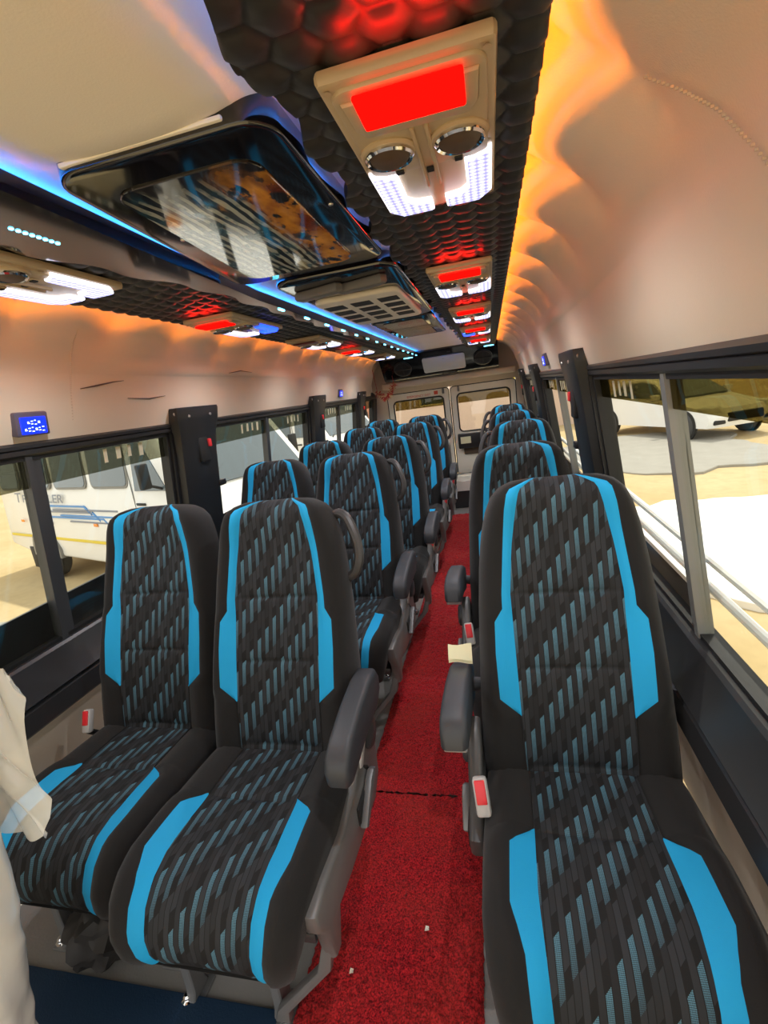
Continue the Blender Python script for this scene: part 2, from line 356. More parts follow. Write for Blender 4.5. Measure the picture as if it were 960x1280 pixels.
# windows
wn_ = 0
for s in (-1, 1):
    for k, (y0, y1, ym) in enumerate(WIN):
        if s < 0 and k == 0: ym = 1.205
        wn_ += 1; we = struct(empty('window_%d' % wn_, (s*XW(1.0), (y0+y1)/2, ZB)))
        off = Matrix.Translation(-Vector(we.location))
        def slab(mb, ya, yb, za, zb, t0, t1):
            xs = [s*(XW(za)+t0), s*(XW(za)+t1), s*(XW(zb)+t0), s*(XW(zb)+t1)]
            mb.add([(xs[0],ya,za),(xs[1],ya,za),(xs[1],yb,za),(xs[0],yb,za),(xs[2],ya,zb),(xs[3],ya,zb),(xs[3],yb,zb),(xs[2],yb,zb)],
                   [(0,3,2,1),(4,5,6,7),(0,1,5,4),(1,2,6,5),(2,3,7,6),(3,0,4,7)], off)
        mb = MB(); slab(mb, y0, y0+0.018, ZB, ZT, 0.0, 0.04); slab(mb, y1-0.018, y1, ZB, ZT, 0.0, 0.04); slab(mb, y0, y1, ZT-0.012, ZT, 0.0, 0.04); slab(mb, y0, y1, ZB, ZB+0.012, 0.0, 0.04)
        mb.build('frame', 'rubber', we, smooth=False)
        lowtop = 0.845 if s < 0 else 0.790
        ya = y0 if (s < 0 or k > 0) else ym
        mb = MB(); slab(mb, ya, y1, ZB, lowtop, 0.028, 0.038); mb.build('lower_panel', 'black_plastic' if s < 0 else 'brown_panel', we, smooth=False)
        panes = [(y0, ym+0.03, 0.008), (ym-0.03, y1, 0.020)] if ym else [(y0, y1, 0.015)]
        for pa, pb, t in panes:
            mb = MB(); slab(mb, pa, pb, ZB, ZT, t, t+0.004); mb.build('pane', 'glass', we, smooth=False)
            # tinted band along the top of the pane and pale bars painted as reflections
            mb = MB(); slab(mb, pa, pb, ZT-0.095 if s < 0 else ZT-0.074, ZT, t-0.0022, t-0.0012); sf = mb.build('sun_film', 'film_grey' if s < 0 else 'film', we, smooth=False)
            if pb-pa > 0.5 and k < 3:
                m2 = MB(); yc = pa+0.33 if s > 0 else pb-0.36
                for q in range(4):
                    ya_ = yc+q*0.062; slab(m2, ya_, ya_+0.016+0.006*(q % 2), ZT-0.062-0.006*(q in (0, 3)), ZT-0.018, t-0.0042, t-0.0026)
                m2.build('reflection_mark', 'reflection_mark', sf, smooth=False)
        if ym:
            mb = MB(); slab(mb, ym-0.030, ym-0.008, ZB, ZT, -0.004, 0.03); slab(mb, ym-0.008, ym+0.026, ZB, ZT, 0.004, 0.034); mb.build('divider', 'dark_grey_plastic' if s < 0 else 'grey_paint', we, smooth=False)
# exterior guard rails along the right windows
for z, nm in ((0.800, 'lower'), (0.868, 'upper')):
    mb = MB(); mb.tube([(0.985, 0.2, z), (0.985, 5.6, z)], 0.011, 10)
    for y in (0.4, 2.03, 3.7, 5.1): mb.tube([(0.985, y, z), (0.95, y, z-0.004)], 0.007, 8)
    tag(mb.build('guard_rail', 'white_paint'), f'pale guard rail outside the right windows, the {nm} of the two', 'rail', 'guard rails outside the right windows')
# headliner side panels with the lit cove
def cove(s):
    prof = [(0.856, 1.340), (0.838, 1.40), (0.818, 1.49), (0.802, 1.545), (0.797, 1.556), (0.782, 1.60), (0.758, 1.645), (0.726, 1.685), (0.690, 1.716), (0.650, 1.738), (0.612, 1.760), (0.585, 1.768), (0.530, 1.772)]
    # refine
    pr = []
    for i in range(len(prof)-1):
        for t in (0, 0.34, 0.67): pr.append(tuple(prof[i][c]*(1-t)+prof[i+1][c]*t for c in (0, 1)))
    pr.append(prof[-1])
    ys = np.arange(Y0, 5.62, 0.02); arr = []
    for y in ys:
        ph = ((y-0.08)/0.36) % 1.0; puff = math.sin(math.pi*ph)**0.75
        row = []
        for j, (x, z) in enumerate(pr):
            a = max(0.0, min(1.0, (z-1.60)/0.12)); d = 0.040*a*(puff-0.6)
            nx, nz = (0.75, 0.66)
            wob = 0.003*math.sin(y*2.3+j*0.4)*(1 if z < 1.58 else 0.3)
            row.append((s*(x-d*nx+wob), y, z-d*nz))
        arr.append(row)
    mb = MB(); mb.grid(arr); return mb
for s, i in ((-1, 7), (1, 8)):
    struct(cove(s).build('trim_%d' % i, 'beige', angle=40))
    sx_, sz_ = (0.545, 1.7365) if s > 0 else (0.560, 1.740)
    mb = MB(); mb.tube([(s*sx_, Y0, sz_), (s*sx_, 5.5, sz_)], 0.004, 6)
    tag(mb.build('light_strip', 'amber_strip'), 'amber light strip hidden in the %s ceiling cove' % ('left' if s < 0 else 'right'), 'light strip', 'amber cove light strips')
    # stitched seams across the headliner
for s, y in ((1, 0.58), (-1, 1.36)):
    mb = MB(); P0 = [(0.838, 1.41), (0.815, 1.495), (0.797, 1.55), (0.779, 1.60), (0.755, 1.64), (0.722, 1.68)]
    for i in range(46):
        t = i/46*(len(P0)-1); a = int(t); q = t-a; x = P0[a][0]*(1-q)+P0[a+1][0]*q-0.002; z = P0[a][1]*(1-q)+P0[a+1][1]*q
        yy = y+(0.17 if s > 0 else 0.0)*(i/46); x -= 0.003
        mb.rbox((s*x-0.002, yy-0.0012, z-0.0016), (s*x+0.002, yy+0.0012, z+0.0016), 0.0005, 1)
    struct(mb.build('trim_%d' % (9 if s < 0 else 10), 'stitch'))
# roof skin and the recessed middle of the ceiling
mb = MB(); mb.box((-0.98, Y0, 1.83), (0.98, Y1, 1.87))
for s in (-1, 1): mb.prism([(s*0.89, 1.38), (s*0.95, 1.38), (s*0.95, 1.85), (s*0.89, 1.85)], 'y', Y0, Y1)
struct(mb.build('ceiling', 'cream', smooth=False))
ys = np.linspace(Y0, 5.6, 160); xs = np.linspace(-0.54, 0.54, 48); arr = []
for y in ys:
    bul = 0.040*min(1.0, max(0.0, (0.74-y)/0.08))
    arr.append([(x, y, 1.752-bul*(max(0, 1-abs((x-0.075)/0.215)**3) if abs(x-0.075) < 0.215 else 0)) for x in xs])
mb = MB(); mb.grid(arr); struct(mb.build('ceiling_liner', 'lit_beige'))
for y in (0.36,):
    mb = MB()
    mb.tube([(-0.10+0.017*i, y, 1.7135) for i in range(20)], 0.0012, 5)
    struct(mb.build('trim_11', 'stitch'))

# hexagon-quilted boards either side of the recess
HX = 0.056
def hexh(x, y):
    best = None
    a = HX; b = HX*math.sqrt(3)
    # centres on two interleaved rectangular lattices
    def d2(ox, oy):
        px = (x-ox+b/2) % b - b/2; py = (y-oy+a/2) % a - a/2
        return px, py
    c1 = d2(0, 0); c2 = d2(b/2, a/2)
    p = np.where(c1[0]**2+c1[1]**2 < c2[0]**2+c2[1]**2, 0, 1)
    px = np.where(p == 0, c1[0], c2[0]); py = np.where(p == 0, c1[1], c2[1])
    px, py = np.abs(px), np.abs(py)
    e = a/2-np.maximum(py, py*0.5+px*math.sqrt(3)/2)       # distance to the hexagon's edge
    return np.clip(e/(a/2), 0, 1)
ZC = 1.71
def board(x_in, x_out, name_i):
    ys = np.arange(Y0, 5.55, 0.0052); n = 76
    xi = np.array([x_in(y) for y in ys]); xo = np.array([x_out(y) for y in ys])
    T = np.linspace(0, 1, n); X = xi[:, None]*(1-T)+xo[:, None]*T; Yg = np.repeat(ys[:, None], n, 1)
    h = hexh(X, Yg); H = 0.0095*(1-(1-h)**3.0)
    Z = ZC-H+0.004
    mb = MB(); nr = len(ys); top = 1.728
    V = np.stack([X, Yg, Z], -1)
    V2 = np.concatenate([np.stack([xi, ys, np.full(nr, top)], -1)[:, None], V, np.stack([xo, ys, np.full(nr, top)], -1)[:, None]], 1)
    mb.grid(V2.tolist(), closed_u=True)
    return struct(mb.build('trim_%d' % name_i, 'quilt', angle=70, recalc=True))
def wave(y): return 0.013*math.sin(2*math.pi*y/0.215+0.4)+0.004*math.sin(y*9.1)
def xr_in(y): return 0.283+wave(y)+0.010*max(0, y-2.0)
board(xr_in, lambda y: 0.602, 12)
board(lambda y: -0.15-0.055*max(0.0, min(1.0, (y-0.6)/0.95)), lambda y: -0.602, 13)
# glossy black trim along the left board, wavy on its outer edge, with points of light
mb = MB(); ys = np.arange(Y0, 5.5, 0.02)
def xl_out(y): return -0.235-0.085*max(0, min(1, (1.35-y)/0.5))+0.012*math.sin(2*math.pi*y/0.23)
def xl_in(y): return -0.128-0.062*max(0.0, min(1.0, (y-0.6)/0.95))
arr = [[(xl_in(y), y, 1.728), (xl_in(y), y, 1.697), (xl_out(y), y, 1.697), (xl_out(y), y, 1.71)] for y in ys]
mb.grid(arr); gt = mb.build('edge_trim', 'gloss_black', angle=30)
tag(gt, 'long glossy black wavy edge trim on the left ceiling board', 'trim')
for y in [0.74+0.013*i for i in range(8)]:
    mb = MB(); mb.lathe([(0.0042, 0.0), (0.0036, -0.002), (0.0, -0.0026)], 8, Matrix.Translation((-0.235, y, 1.697))); mb.build('light_point', 'cyan_led', gt)
for y in [1.75+0.26*i for i in range(14)]:
    mb = MB(); mb.rbox((-0.205, y-0.022, 1.693), (-0.195, y+0.022, 1.698), 0.002, 2); mb.build('light_point', 'cyan_led', gt)
# blue light strips tucked behind both board edges
for x, nm in ((-0.225, 'left'), (0.335, 'right')):
    mb = MB(); mb.tube([(x, Y0, 1.737), (x, 5.4, 1.737)] if x > 0 else [(-0.165, Y0, 1.737), (-0.165, 0.6, 1.737), (-0.228, 1.55, 1.737), (-0.228, 5.4, 1.737)], 0.0045, 6)
    tag(mb.build('light_strip', 'blue_strip'), f'blue light strip hidden behind the {nm} edge of the ceiling recess', 'light strip', 'blue recess light strips')

# rear end: header with speakers, doors, ledge
mb = MB(); mb.prism([(5.38, 1.735), (5.42, 1.70), (5.60, 1.50), (5.66, 1.47), (5.70, 1.47), (5.70, 1.80), (5.38, 1.80)], 'x', -0.66, 0.62)
rh = tag(mb.build('rear_header', 'gloss_black', angle=30), 'glossy black header panel over the rear doors holding speakers', 'header panel')
nrm = Vector((0, -0.743, -0.669)); MH = Matrix.Translation((0, 5.515, 1.592)) @ Matrix(((1, 0, 0), (0, 0.669, -0.743), (0, -0.743, -0.669))).transposed().to_4x4()
# local frame on the sloping face: x across, y along the slope, z outward
ex, ez = Vector((1, 0, 0)), nrm; ey = ez.cross(ex)
MH = Matrix((ex, ey, ez)).transposed().to_4x4(); MH.translation = Vector((0, 5.51, 1.60))
mb = MB(); mb.prism(rrect(-0.19, -0.10, 0.27, 0.10, 0.025), 'z', 0.001, 0.014, 0.004, 2); 
wb = mb.build('white_board', 'white_board'); wb.matrix_world = MH; tag(wb, 'pale blank board fixed to the middle of the black rear header', 'board')
mb = MB(); mb.lathe([(0.006, 0.014), (0.006, 0.017), (0.0, 0.018)], 10, Matrix.Translation((0.04, 0.07, 0))); mb.build('screw', 'steel', wb)
for x, nm in ((-0.42, 'left'), (0.46, 'right')):
    e = empty('ceiling_speaker'); e.matrix_world = MH @ Matrix.Translation((x, 0, 0.0)); tag(e, f'round black speaker in the rear header, {nm} of the pale board', 'speaker', 'rear header speakers')
    mb = MB(); mb.lathe([(0.10, 0.0), (0.10, 0.012), (0.088, 0.016), (0.080, 0.010)], 28); mb.build('surround', 'satin_black', e)
    mb = MB(); mb.lathe([(0.080, 0.008), (0.03, -0.004), (0.03, 0.002), (0.0, 0.012)], 28); mb.build('cone', 'speaker_cone', e)
    mb = MB(); mb.rbox((-0.006, -0.09, 0.012), (0.006, 0.09, 0.02), 0.003); mb.rbox((-0.09, -0.006, 0.012), (0.09, 0.006, 0.02), 0.003); mb.build('grille_bar', 'satin_black', e)
for x, nm in ((-0.33, 'left'), (0.53, 'right')):
    mb = MB(); mb.rbox((-0.05, -0.004, 0.0), (0.05, 0.004, 0.006), 0.003); o = mb.build('marker_light', 'cyan_led'); o.matrix_world = MH @ Matrix.Translation((x, 0.135, 0.0))
    tag(o, f'thin blue marker light on the rear header, {nm} one', 'marker light', 'rear header marker lights')
# rear wall frame round the doors
mb = MB(); mb.box((-0.95, Y1-0.06, 1.34), (0.95, Y1, 1.80)); mb.box((-0.95, Y1-0.06, 0.0), (-0.72, Y1, 1.34)); mb.box((0.80, Y1-0.06, 0.0), (0.95, Y1, 1.34)); mb.box((-0.95, Y1-0.06, 0.0), (0.95, Y1, 0.12))
mb.rbox((-0.72, 5.68, 1.40), (0.80, Y1-0.05, 1.47), 0.02, 3)
struct(mb.build('wall_rear', 'beige', smooth=True))
dn = 0
for x0, x1 in ((-0.72, 0.035), (0.045, 0.80)):
    dn += 1; de = struct(empty('door_%d' % dn, ((x0+x1)/2, Y1-0.05, 0.12))); T = Matrix.Translation(-Vector(de.location))
    wx0, wx1, wz0, wz1 = x0+0.075, x1-0.075, 0.80, 1.245
    mb = MB(); n = 6; ring_prism(mb, rrect(x0, 0.12, x1, 1.34, 0.04, n), rrect(wx0, wz0, wx1, wz1, 0.05, n), 'y', Y1-0.06, Y1-0.01, T); mb.build('panel', 'cream', de, angle=30)
    mb = MB(); mb.tube([(p[0], Y1-0.062, p[1]) for p in rrect(wx0, wz0, wx1, wz1, 0.05, n)], 0.009, 8, M4=T, closed=True); mb.build('gasket', 'rubber', de)
    mb = MB(); mb.tube([(p[0], Y1-0.058, p[1]) for p in rrect(x0+0.004, 0.125, x1-0.004, 1.335, 0.04, n)], 0.006, 6, M4=T, closed=True); mb.build('seal', 'rubber', de)
    mb = MB(); mb.prism(rrect(wx0, wz0, wx1, wz1, 0.05, n), 'y', Y1-0.04, Y1-0.036, M4=T); mb.build('pane', 'glass', de)
    mb = MB(); mb.box((wx0+0.01, Y1-0.046, wz1-0.11), (wx1-0.01, Y1-0.044, wz1-0.005), T); mb.build('sun_film', 'film', de, smooth=False)
    mb = MB(); mb.rbox((x0+0.10, Y1-0.085, 0.52), (x1-0.10, Y1-0.055, 0.76), 0.02, 3, T); mb.build('lower_trim', 'brown_panel' if dn == 2 else 'satin_black', de)
    hx = x1-0.07 if dn == 1 else x0+0.10
    mb = MB(); mb.rbox((hx-0.012, Y1-0.09, 1.27), (hx+0.012, Y1-0.055, 1.33), 0.006, 2, T); mb.build('latch', 'grey_metal', de)
# red notice on the left rear door
fc = D.curves.new('notice', 'FONT'); fc.body = 'EMERGENCY EXIT'; fc.size = 0.036; fc.extrude = 0.0004; fc.align_x = 'CENTER'
def text_mesh(name, body, size, m, mat, parent=None, shear=0.0, align='CENTER', offset=0.0):
    c = D.curves.new(name, 'FONT'); c.body = body; c.size = size; c.extrude = 0.0006; c.align_x = align; c.shear = shear; c.offset = offset
    t = D.objects.new(name+'_t', c); COL.objects.link(t); dg = bpy.context.evaluated_depsgraph_get(); me = D.meshes.new_from_object(t.evaluated_get(dg))
    D.objects.remove(t); me.name = name; me.materials.clear(); me.materials.append(M[mat]); me.transform(m)
    o = D.objects.new(name, me); COL.objects.link(o)
    if parent: o.parent = parent
    return o
d1 = D.objects['door_1']
TXT = Matrix(((1, 0, 0), (0, 0, -1), (0, 1, 0))).to_4x4()     # text stands up, reads from the front (-y side)
def txt_at(x, y, z): return Matrix.Translation((x, y, z)) @ TXT
inv = Matrix.Translation(-Vector(d1.location))
text_mesh('notice', 'EMERGENCY EXIT', 0.036, inv @ txt_at(-0.33, Y1-0.062, 1.268), 'sign_red', d1)
mb = MB(); mb.rbox((-0.145, Y1-0.064, 1.272), (-0.10, Y1-0.061, 1.312), 0.002, 1, inv); mb.build('notice_symbol', 'sign_red', d1)
# ledge behind the last seats
mb = MB(); mb.rbox((-0.9, 5.3, 0.0), (0.9, Y1-0.07, 0.30), 0.02, 2); lb = tag(mb.build('luggage_ledge', 'satin_black'), 'low black ledge across the floor before the rear doors', 'ledge')
mb = MB(); mb.grid([[(0.06+0.040*i, (5.286 if j == 0 else 5.290 if j == 1 else 5.17+0.065*j), (0.20 if j == 0 else 0.309+0.005*math.sin(i*1.9+j))) for i in range(9)] for j in range(10)]); o = mb.build('cover_sheet', 'white_film'); tag(o, 'crumpled white sheet lying on the ledge before the rear doors', 'sheet')
mb = MB(); mb.rbox((0.09, Y1-0.135, 0.60), (0.36, Y1-0.09, 0.78), 0.012, 2); e = tag(mb.build('storage_box', 'black_plastic'), 'small black box with a yellow sticker on the right rear door', 'box')
mb = MB(); mb.box((0.12, Y1-0.138, 0.66), (0.24, Y1-0.1352, 0.74)); mb.build('sticker', 'foam', e, smooth=False)
mb = MB(); mb.tube([(0.02, 5.22, 0.0), (0.02, 5.22, 0.72), (0.02, 5.26, 0.76), (0.02, 5.32, 0.76), (0.02, 5.36, 0.72), (0.02, 5.36, 0.302)], 0.013, 10); tag(mb.build('grab_pole', 'steel'), 'bent steel grab pole standing at the rear end of the aisle', 'pole')
# tinsel garland in the rear left corner
mb = MB(); mb2 = MB()
mb.tube([(-0.74, 5.5, 1.38), (-0.765, 5.5, 1.64)], 0.003, 6); mb.tube([(-0.54, 5.5, 1.45), (-0.56, 5.56, 1.545)], 0.003, 6)
for i in range(260):
    t = i/260; c = Vector((-0.74+0.20*t, 5.5+0.03*math.sin(t*9), 1.38-0.10*math.sin(t*3.14)+0.07*t)); d = Vector(rng.normal(size=3)).normalized()*(0.025+0.035*rng.random())
    (mb if i % 3 else mb2).tube([c, c+d*0.5+Vector((0, 0, 0.008)), c+d], [0.004, 0.005, 0.001], 5)
ge = empty('garland', (0, 0, 0)); tag(ge, 'red and gold tinsel garland hung in the rear left corner', 'garland')
mb.build('tinsel', 'garland_red', ge); mb2.build('tinsel', 'garland_gold', ge)

# pillar covers
def pillar_cover(s, y0, y1, nm):
    e = empty('pillar_cover', (s*XW(ZB), (y0+y1)/2, ZB)); T = Matrix.Translation(-Vector(e.location)); mb = MB()
    rows = []
    for z, gr in ((ZB-0.02, 0.0), (0.9, 0.0), (1.2, 0.0), (1.30, 0.01), (1.36, 0.03), (1.405, 0.035), (1.415, 0.03)):
        x = XW(z)-0.012; a, b = y0-gr*0.6, y1+gr; t = 0.035+0.3*gr
        rows.append([(s*(x+0.01), a, z), (s*(x-t*0.8), a+0.008, z), (s*(x-t), a+0.03, z), (s*(x-t), b-0.03, z), (s*(x-t*0.8), b-0.008, z), (s*(x+0.01), b, z)])
    mb.grid([[T @ Vector(p) for p in r] for r in rows]); o = len(mb.v); mb.f.append(tuple(range(o-6, o)))
    mb.build('cover', 'black_plastic', e, angle=50)
    xf = s*(XW(1.38)-0.056)
    for y, z in ((y0+0.06, 1.375), (y1-0.06, 1.375), (y0-0.012, 1.39), (y1+0.022, 1.39)):
        mb = MB(); mb.lathe([(0.008, 0.0), (0.006, 0.004), (0.0, 0.005)], 10, T @ Matrix.Translation((xf if y0 < y < y1 else xf+s*0.02, y, z)) @ Matrix.Rotation(R(-90*s), 4, 'Y')); mb.build('bolt', 'steel', e)
    # belt guide slot, red release and lower catch
    mb = MB(); mb.rbox((s*(XW(1.25)-0.052), y0+0.12, 1.16), (s*(XW(1.25)-0.030), y0+0.20, 1.31), 0.008, 2, T); mb.build('belt_guide', 'rubber', e)
    mb = MB(); mb.rbox((s*(XW(1.25)-0.060), y1-0.10, 1.225), (s*(XW(1.25)-0.048), y1-0.075, 1.262), 0.004, 2, T); mb.build('release_button', 'red_plastic', e)
    mb = MB(); mb.rbox((s*(XW(1.1)-0.05), y1-0.03, 1.02), (s*(XW(1.1)-0.02), y1+0.025, 1.05), 0.006, 2, T); mb.tube([(s*(XW(1.1)-0.03), y1, 1.035), (s*(XW(1.1)-0.03), y1+0.04, 1.035)], 0.008, 8, M4=T); mb.build('catch', 'black_plastic', e)
    tag(e, nm, 'pillar cover', 'window pillar covers'); return e
for s, side in ((-1, 'left'), (1, 'right')):
    for (y0, y1), w_ in zip(((1.88, 2.17), (3.58, 3.83), (5.0, 5.18)), ('nearest the camera', 'second along the wall', 'nearest the rear doors')):
        pillar_cover(s, y0, y1, f'black window pillar cover on the {side} wall, {w_}')

# brown scuffs on the left headliner
for pts in ([(0.812, 1.40, 1.505), (0.809, 1.47, 1.514), (0.806, 1.55, 1.526), (0.804, 1.60, 1.530)], [(0.790, 2.35, 1.565), (0.786, 2.47, 1.578), (0.788, 2.60, 1.572)], [(0.822, 1.62, 1.468), (0.823, 1.74, 1.462), (0.821, 1.84, 1.470)]):
    mb = MB(); mb.tube([(-p[0]+0.0035, p[1], p[2]) for p in pts], [0.0012, 0.0032] + [0.0022]*(len(pts)-3) + [0.001], 5)
    tag(mb.build('scuff_mark', 'brown_panel'), 'brown scuff on the beige left headliner', 'scuff', 'scuffs on the left headliner')
# blue display units on the headliner
def display(s, y, z, label):
    e = empty('display_unit', (s*0.836, y, z)); lean = R(14)*s; e.rotation_euler = (0, 0, 0)
    B = Matrix.Rotation(R(-8)*s, 4, 'Y')
    mb = MB(); mb.rbox((-0.018, -0.055, -0.03), (0.018, 0.055, 0.04), 0.006, 2, B); mb.build('case', 'clock_case', e)
    mb = MB(); mb.rbox((-s*0.021, -0.043, -0.024), (-s*0.017, 0.043, 0.026), 0.002, 1, B); mb.build('screen', 'clock_face', e)
    mb = MB()
    for row, n in ((0.010, 4), (-0.010, 6)):
        for i in range(n):
            yy = (i-(n-1)/2)*0.0115*s*-1; h = 0.0035+0.0018*((i*7) % 3)
            mb.box((-s*0.0216, yy-0.0036, row-h), (-s*0.0212, yy+0.0034, row-h+0.0022), B); mb.box((-s*0.0216, yy-0.0036, row+h-0.003), (-s*0.0212, yy+0.0012+0.002*(i % 2), row+h-0.0008), B)
    mb.build('digits', 'clock_glyph', e); tag(e, label, 'display', 'blue display units'); return e
display(-1, 1.20, 1.405, 'blue lit display unit on the left headliner, nearest the camera')
display(-1, 4.35, 1.415, 'blue lit display unit on the left headliner, far down the bus')
display(1, 3.0, 1.415, 'blue lit display unit on the right headliner')

# ------------------------------------------------------------------ overhead consoles
def led_mat():
    m, k, b = new_mat('led_array'); tc = k.node('ShaderNodeTexCoord'); sp = k.node('ShaderNodeSeparateXYZ'); k.l.new(tc.outputs['Object'], sp.inputs[0])
    def wv(sock, p): return k.math('SUBTRACT', k.math('FRACT', k.math('DIVIDE', k.math('ADD', sock, 10.0), p)), 0.5)
    a, c = wv(sp.outputs[0], 0.0135), wv(sp.outputs[1], 0.0135); d = k.math('SQRT', k.math('ADD', k.math('MULTIPLY', a, a), k.math('MULTIPLY', c, c)))
    f = k.ramp(d, 0.62, 0.12); k.put(k.mix(f, (0.22, 0.22, 0.95), (0.75, 0.78, 1.0)), b.inputs['Emission Color'])
    k.put(k.math('ADD', k.math('MULTIPLY', f, 0.45), 0.55), b.inputs['Emission Strength']); b.inputs['Base Color'].default_value = (0.6, 0.6, 0.8, 1); return m
M['led'] = led_mat()
M['led_rim'] = P('led_rim', (0.9, 0.9, 1.0), 0.3, emit=(0.85, 0.86, 1.0), estr=1.1)
def console(on=True, blue=None):
    e = empty('overhead_console')
    L, W = 0.44, 0.10
    # housing: bevelled plate, z=0 against the board, hanging down
    mb = MB(); mb.prism([(-W, 0.004), (-W+0.004, 0), (W-0.004, 0), (W, 0.004), (W, L-0.004), (W-0.004, L), (-W+0.004, L), (-W, L-0.004)], 'z', -0.018, 0.0, 0.006, 2)
    mb.prism(rrect(-0.089, 0.012, 0.089, 0.25, 0.02), 'z', -0.023, -0.015, 0.003, 2)
    for s in (-1, 1): mb.rbox((s*0.0095-0.003, 0.118, -0.028), (s*0.0095+0.003, 0.315, -0.02), 0.002, 2)
    for x in (-0.089, 0.089):
        for y in (0.010, 0.215): mb.lathe([(0.005, -0.0215), (0.0038, -0.020), (0.0, -0.019)], 10, Matrix.Translation((x, y, 0)))
    mb.build('housing', 'beige_plastic', e)
    # curved shelf under the red lamp
    mb = MB(); arc = [(-0.080, 0.03), (-0.078, 0.09), (-0.066, 0.114), (0.066, 0.114), (0.078, 0.09), (0.080, 0.03)]
    mb.prism(arc, 'z', -0.029, -0.02, 0.005, 2); mb.build('lamp_shelf', 'beige_plastic', e)
    mb = MB(); mb.rbox((-0.063, 0.012, -0.034), (0.063, 0.084, -0.027), 0.003, 2); mb.build('red_lamp', 'red_lamp' if on else 'red_off', e)
    for s in (-1, 1):
        T = Matrix.Translation((s*0.050, 0.172, -0.022)) @ Matrix.Rotation(R(180), 4, 'X')
        mb = MB(); mb.lathe([(0.041, -0.004), (0.041, 0.003), (0.038, 0.006), (0.0355, 0.006)], 28, T); mb.build('vent_seat', 'beige_plastic', e)
        v = MB(); v.lathe([(0.0355, 0.0), (0.0355, 0.010), (0.033, 0.013), (0.0295, 0.011), (0.029, 0.004)], 32, T); vo = v.build('vent', 'chrome', e)
        v = MB(); v.lathe([(0.029, 0.004), (0.029, 0.008), (0.026, 0.010), (0.0, 0.013)], 28, T @ Matrix.Rotation(R(-13), 4, 'X')); v.build('vent_flap', 'brown_panel', vo)
        mb = MB(); mb.rbox((s*0.045-0.009, 0.226, -0.026), (s*0.045+0.009, 0.245, -0.022), 0.002, 1); mb.build('switch_bezel', 'beige_plastic', e)
        mb = MB(); mb.rbox((s*0.045-0.006, 0.229, -0.0285), (s*0.045+0.006, 0.242, -0.024), 0.001, 1); mb.build('switch', 'rubber', e)
        pts = [(0.0945, 0.232), (0.0945, 0.398), (0.074, 0.432), (0.012, 0.432), (0.012, 0.385), (0.040, 0.380), (0.053, 0.360), (0.053, 0.255)]
        pts = [(s*p[0], p[1]) for p in pts]; c = None
        mb = MB(); mb.prism(pts, 'z', -0.026, -0.016, 0.003, 2); lo = mb.build('reading_lamp', 'led_rim' if blue != s else 'blue_led', e)
        pin = []
        n = len(pts)
        for i in range(n):
            a, b, cc = Vector(pts[i-1]), Vector(pts[i]), Vector(pts[(i+1) % n]); d1_ = (b-a).normalized(); d2_ = (cc-b).normalized()
            sg = s; n1 = Vector((-d1_.y, d1_.x))*sg; n2 = Vector((-d2_.y, d2_.x))*sg; bi = (n1+n2).normalized(); pin.append(tuple(b+bi*0.0042/max(0.4, bi.dot(n1))))
        mb = MB(); mb.prism(pin, 'z', -0.0275, -0.024); mb.build('led_array', 'led' if blue != s else 'blue_led', lo)
    mb = MB(); mb.rbox((-0.0055, 0.250, -0.0265), (0.0055, 0.263, -0.022), 0.001, 1); mb.build('switch', 'rubber', e)
    if on:      # the lamp's own red light, at its front edge
        rl = lamp('red_lamp_light', 'AREA', (0, -0.020, -0.026), (R(-140), 0, 0), 0.10, (1.0, 0.01, 0.004), 0.12, 0.012); rl.parent = e
    # light of the white reading lamps
    wl = lamp('reading_lamp_light', 'SPOT', (0, 0.405, -0.034), (0, 0, 0), 7.0, (0.96, 0.97, 1.0)); wl.data.spot_size = R(160); wl.data.spot_blend = 1.0; wl.data.shadow_soft_size = 0.004; wl.parent = e
    return e
con_on = console(True); con_off = console(False); con_blue = console(True, -1); con_blue2 = console(True, 1)
ords = ['nearest the camera', 'second from the camera', 'third from the camera', 'fourth from the camera', 'farthest from the camera']
protos = {'on': con_on, 'off': con_off, 'b1': con_blue, 'b2': con_blue2}; used = set()
def place_console(x, y, kind, label):
    p = protos[kind]
    if kind in used: p = copy_tree(p)
    used.add(kind); p.location = (x, y, ZC-0.004)
    tag(p, label, 'overhead console', 'overhead lamp and vent consoles'); return p
for i, (y, k) in enumerate(((0.61, 'on'), (1.60, 'on'), (2.46, 'on'), (3.34, 'b1'), (4.22, 'on'))):
    place_console(0.446, y, k, f'beige console with lit red lamp in the right ceiling board, {ords[i]}')
for i, (y, k) in enumerate(((0.69, 'on'), (1.66, 'b2'), (2.58, 'off'), (3.48, 'on'), (4.35, 'off'))):
    place_console(-0.448, y, k, f'beige console with {"unlit" if k == "off" else "lit"} red lamp in the left ceiling board, {ords[i]}')

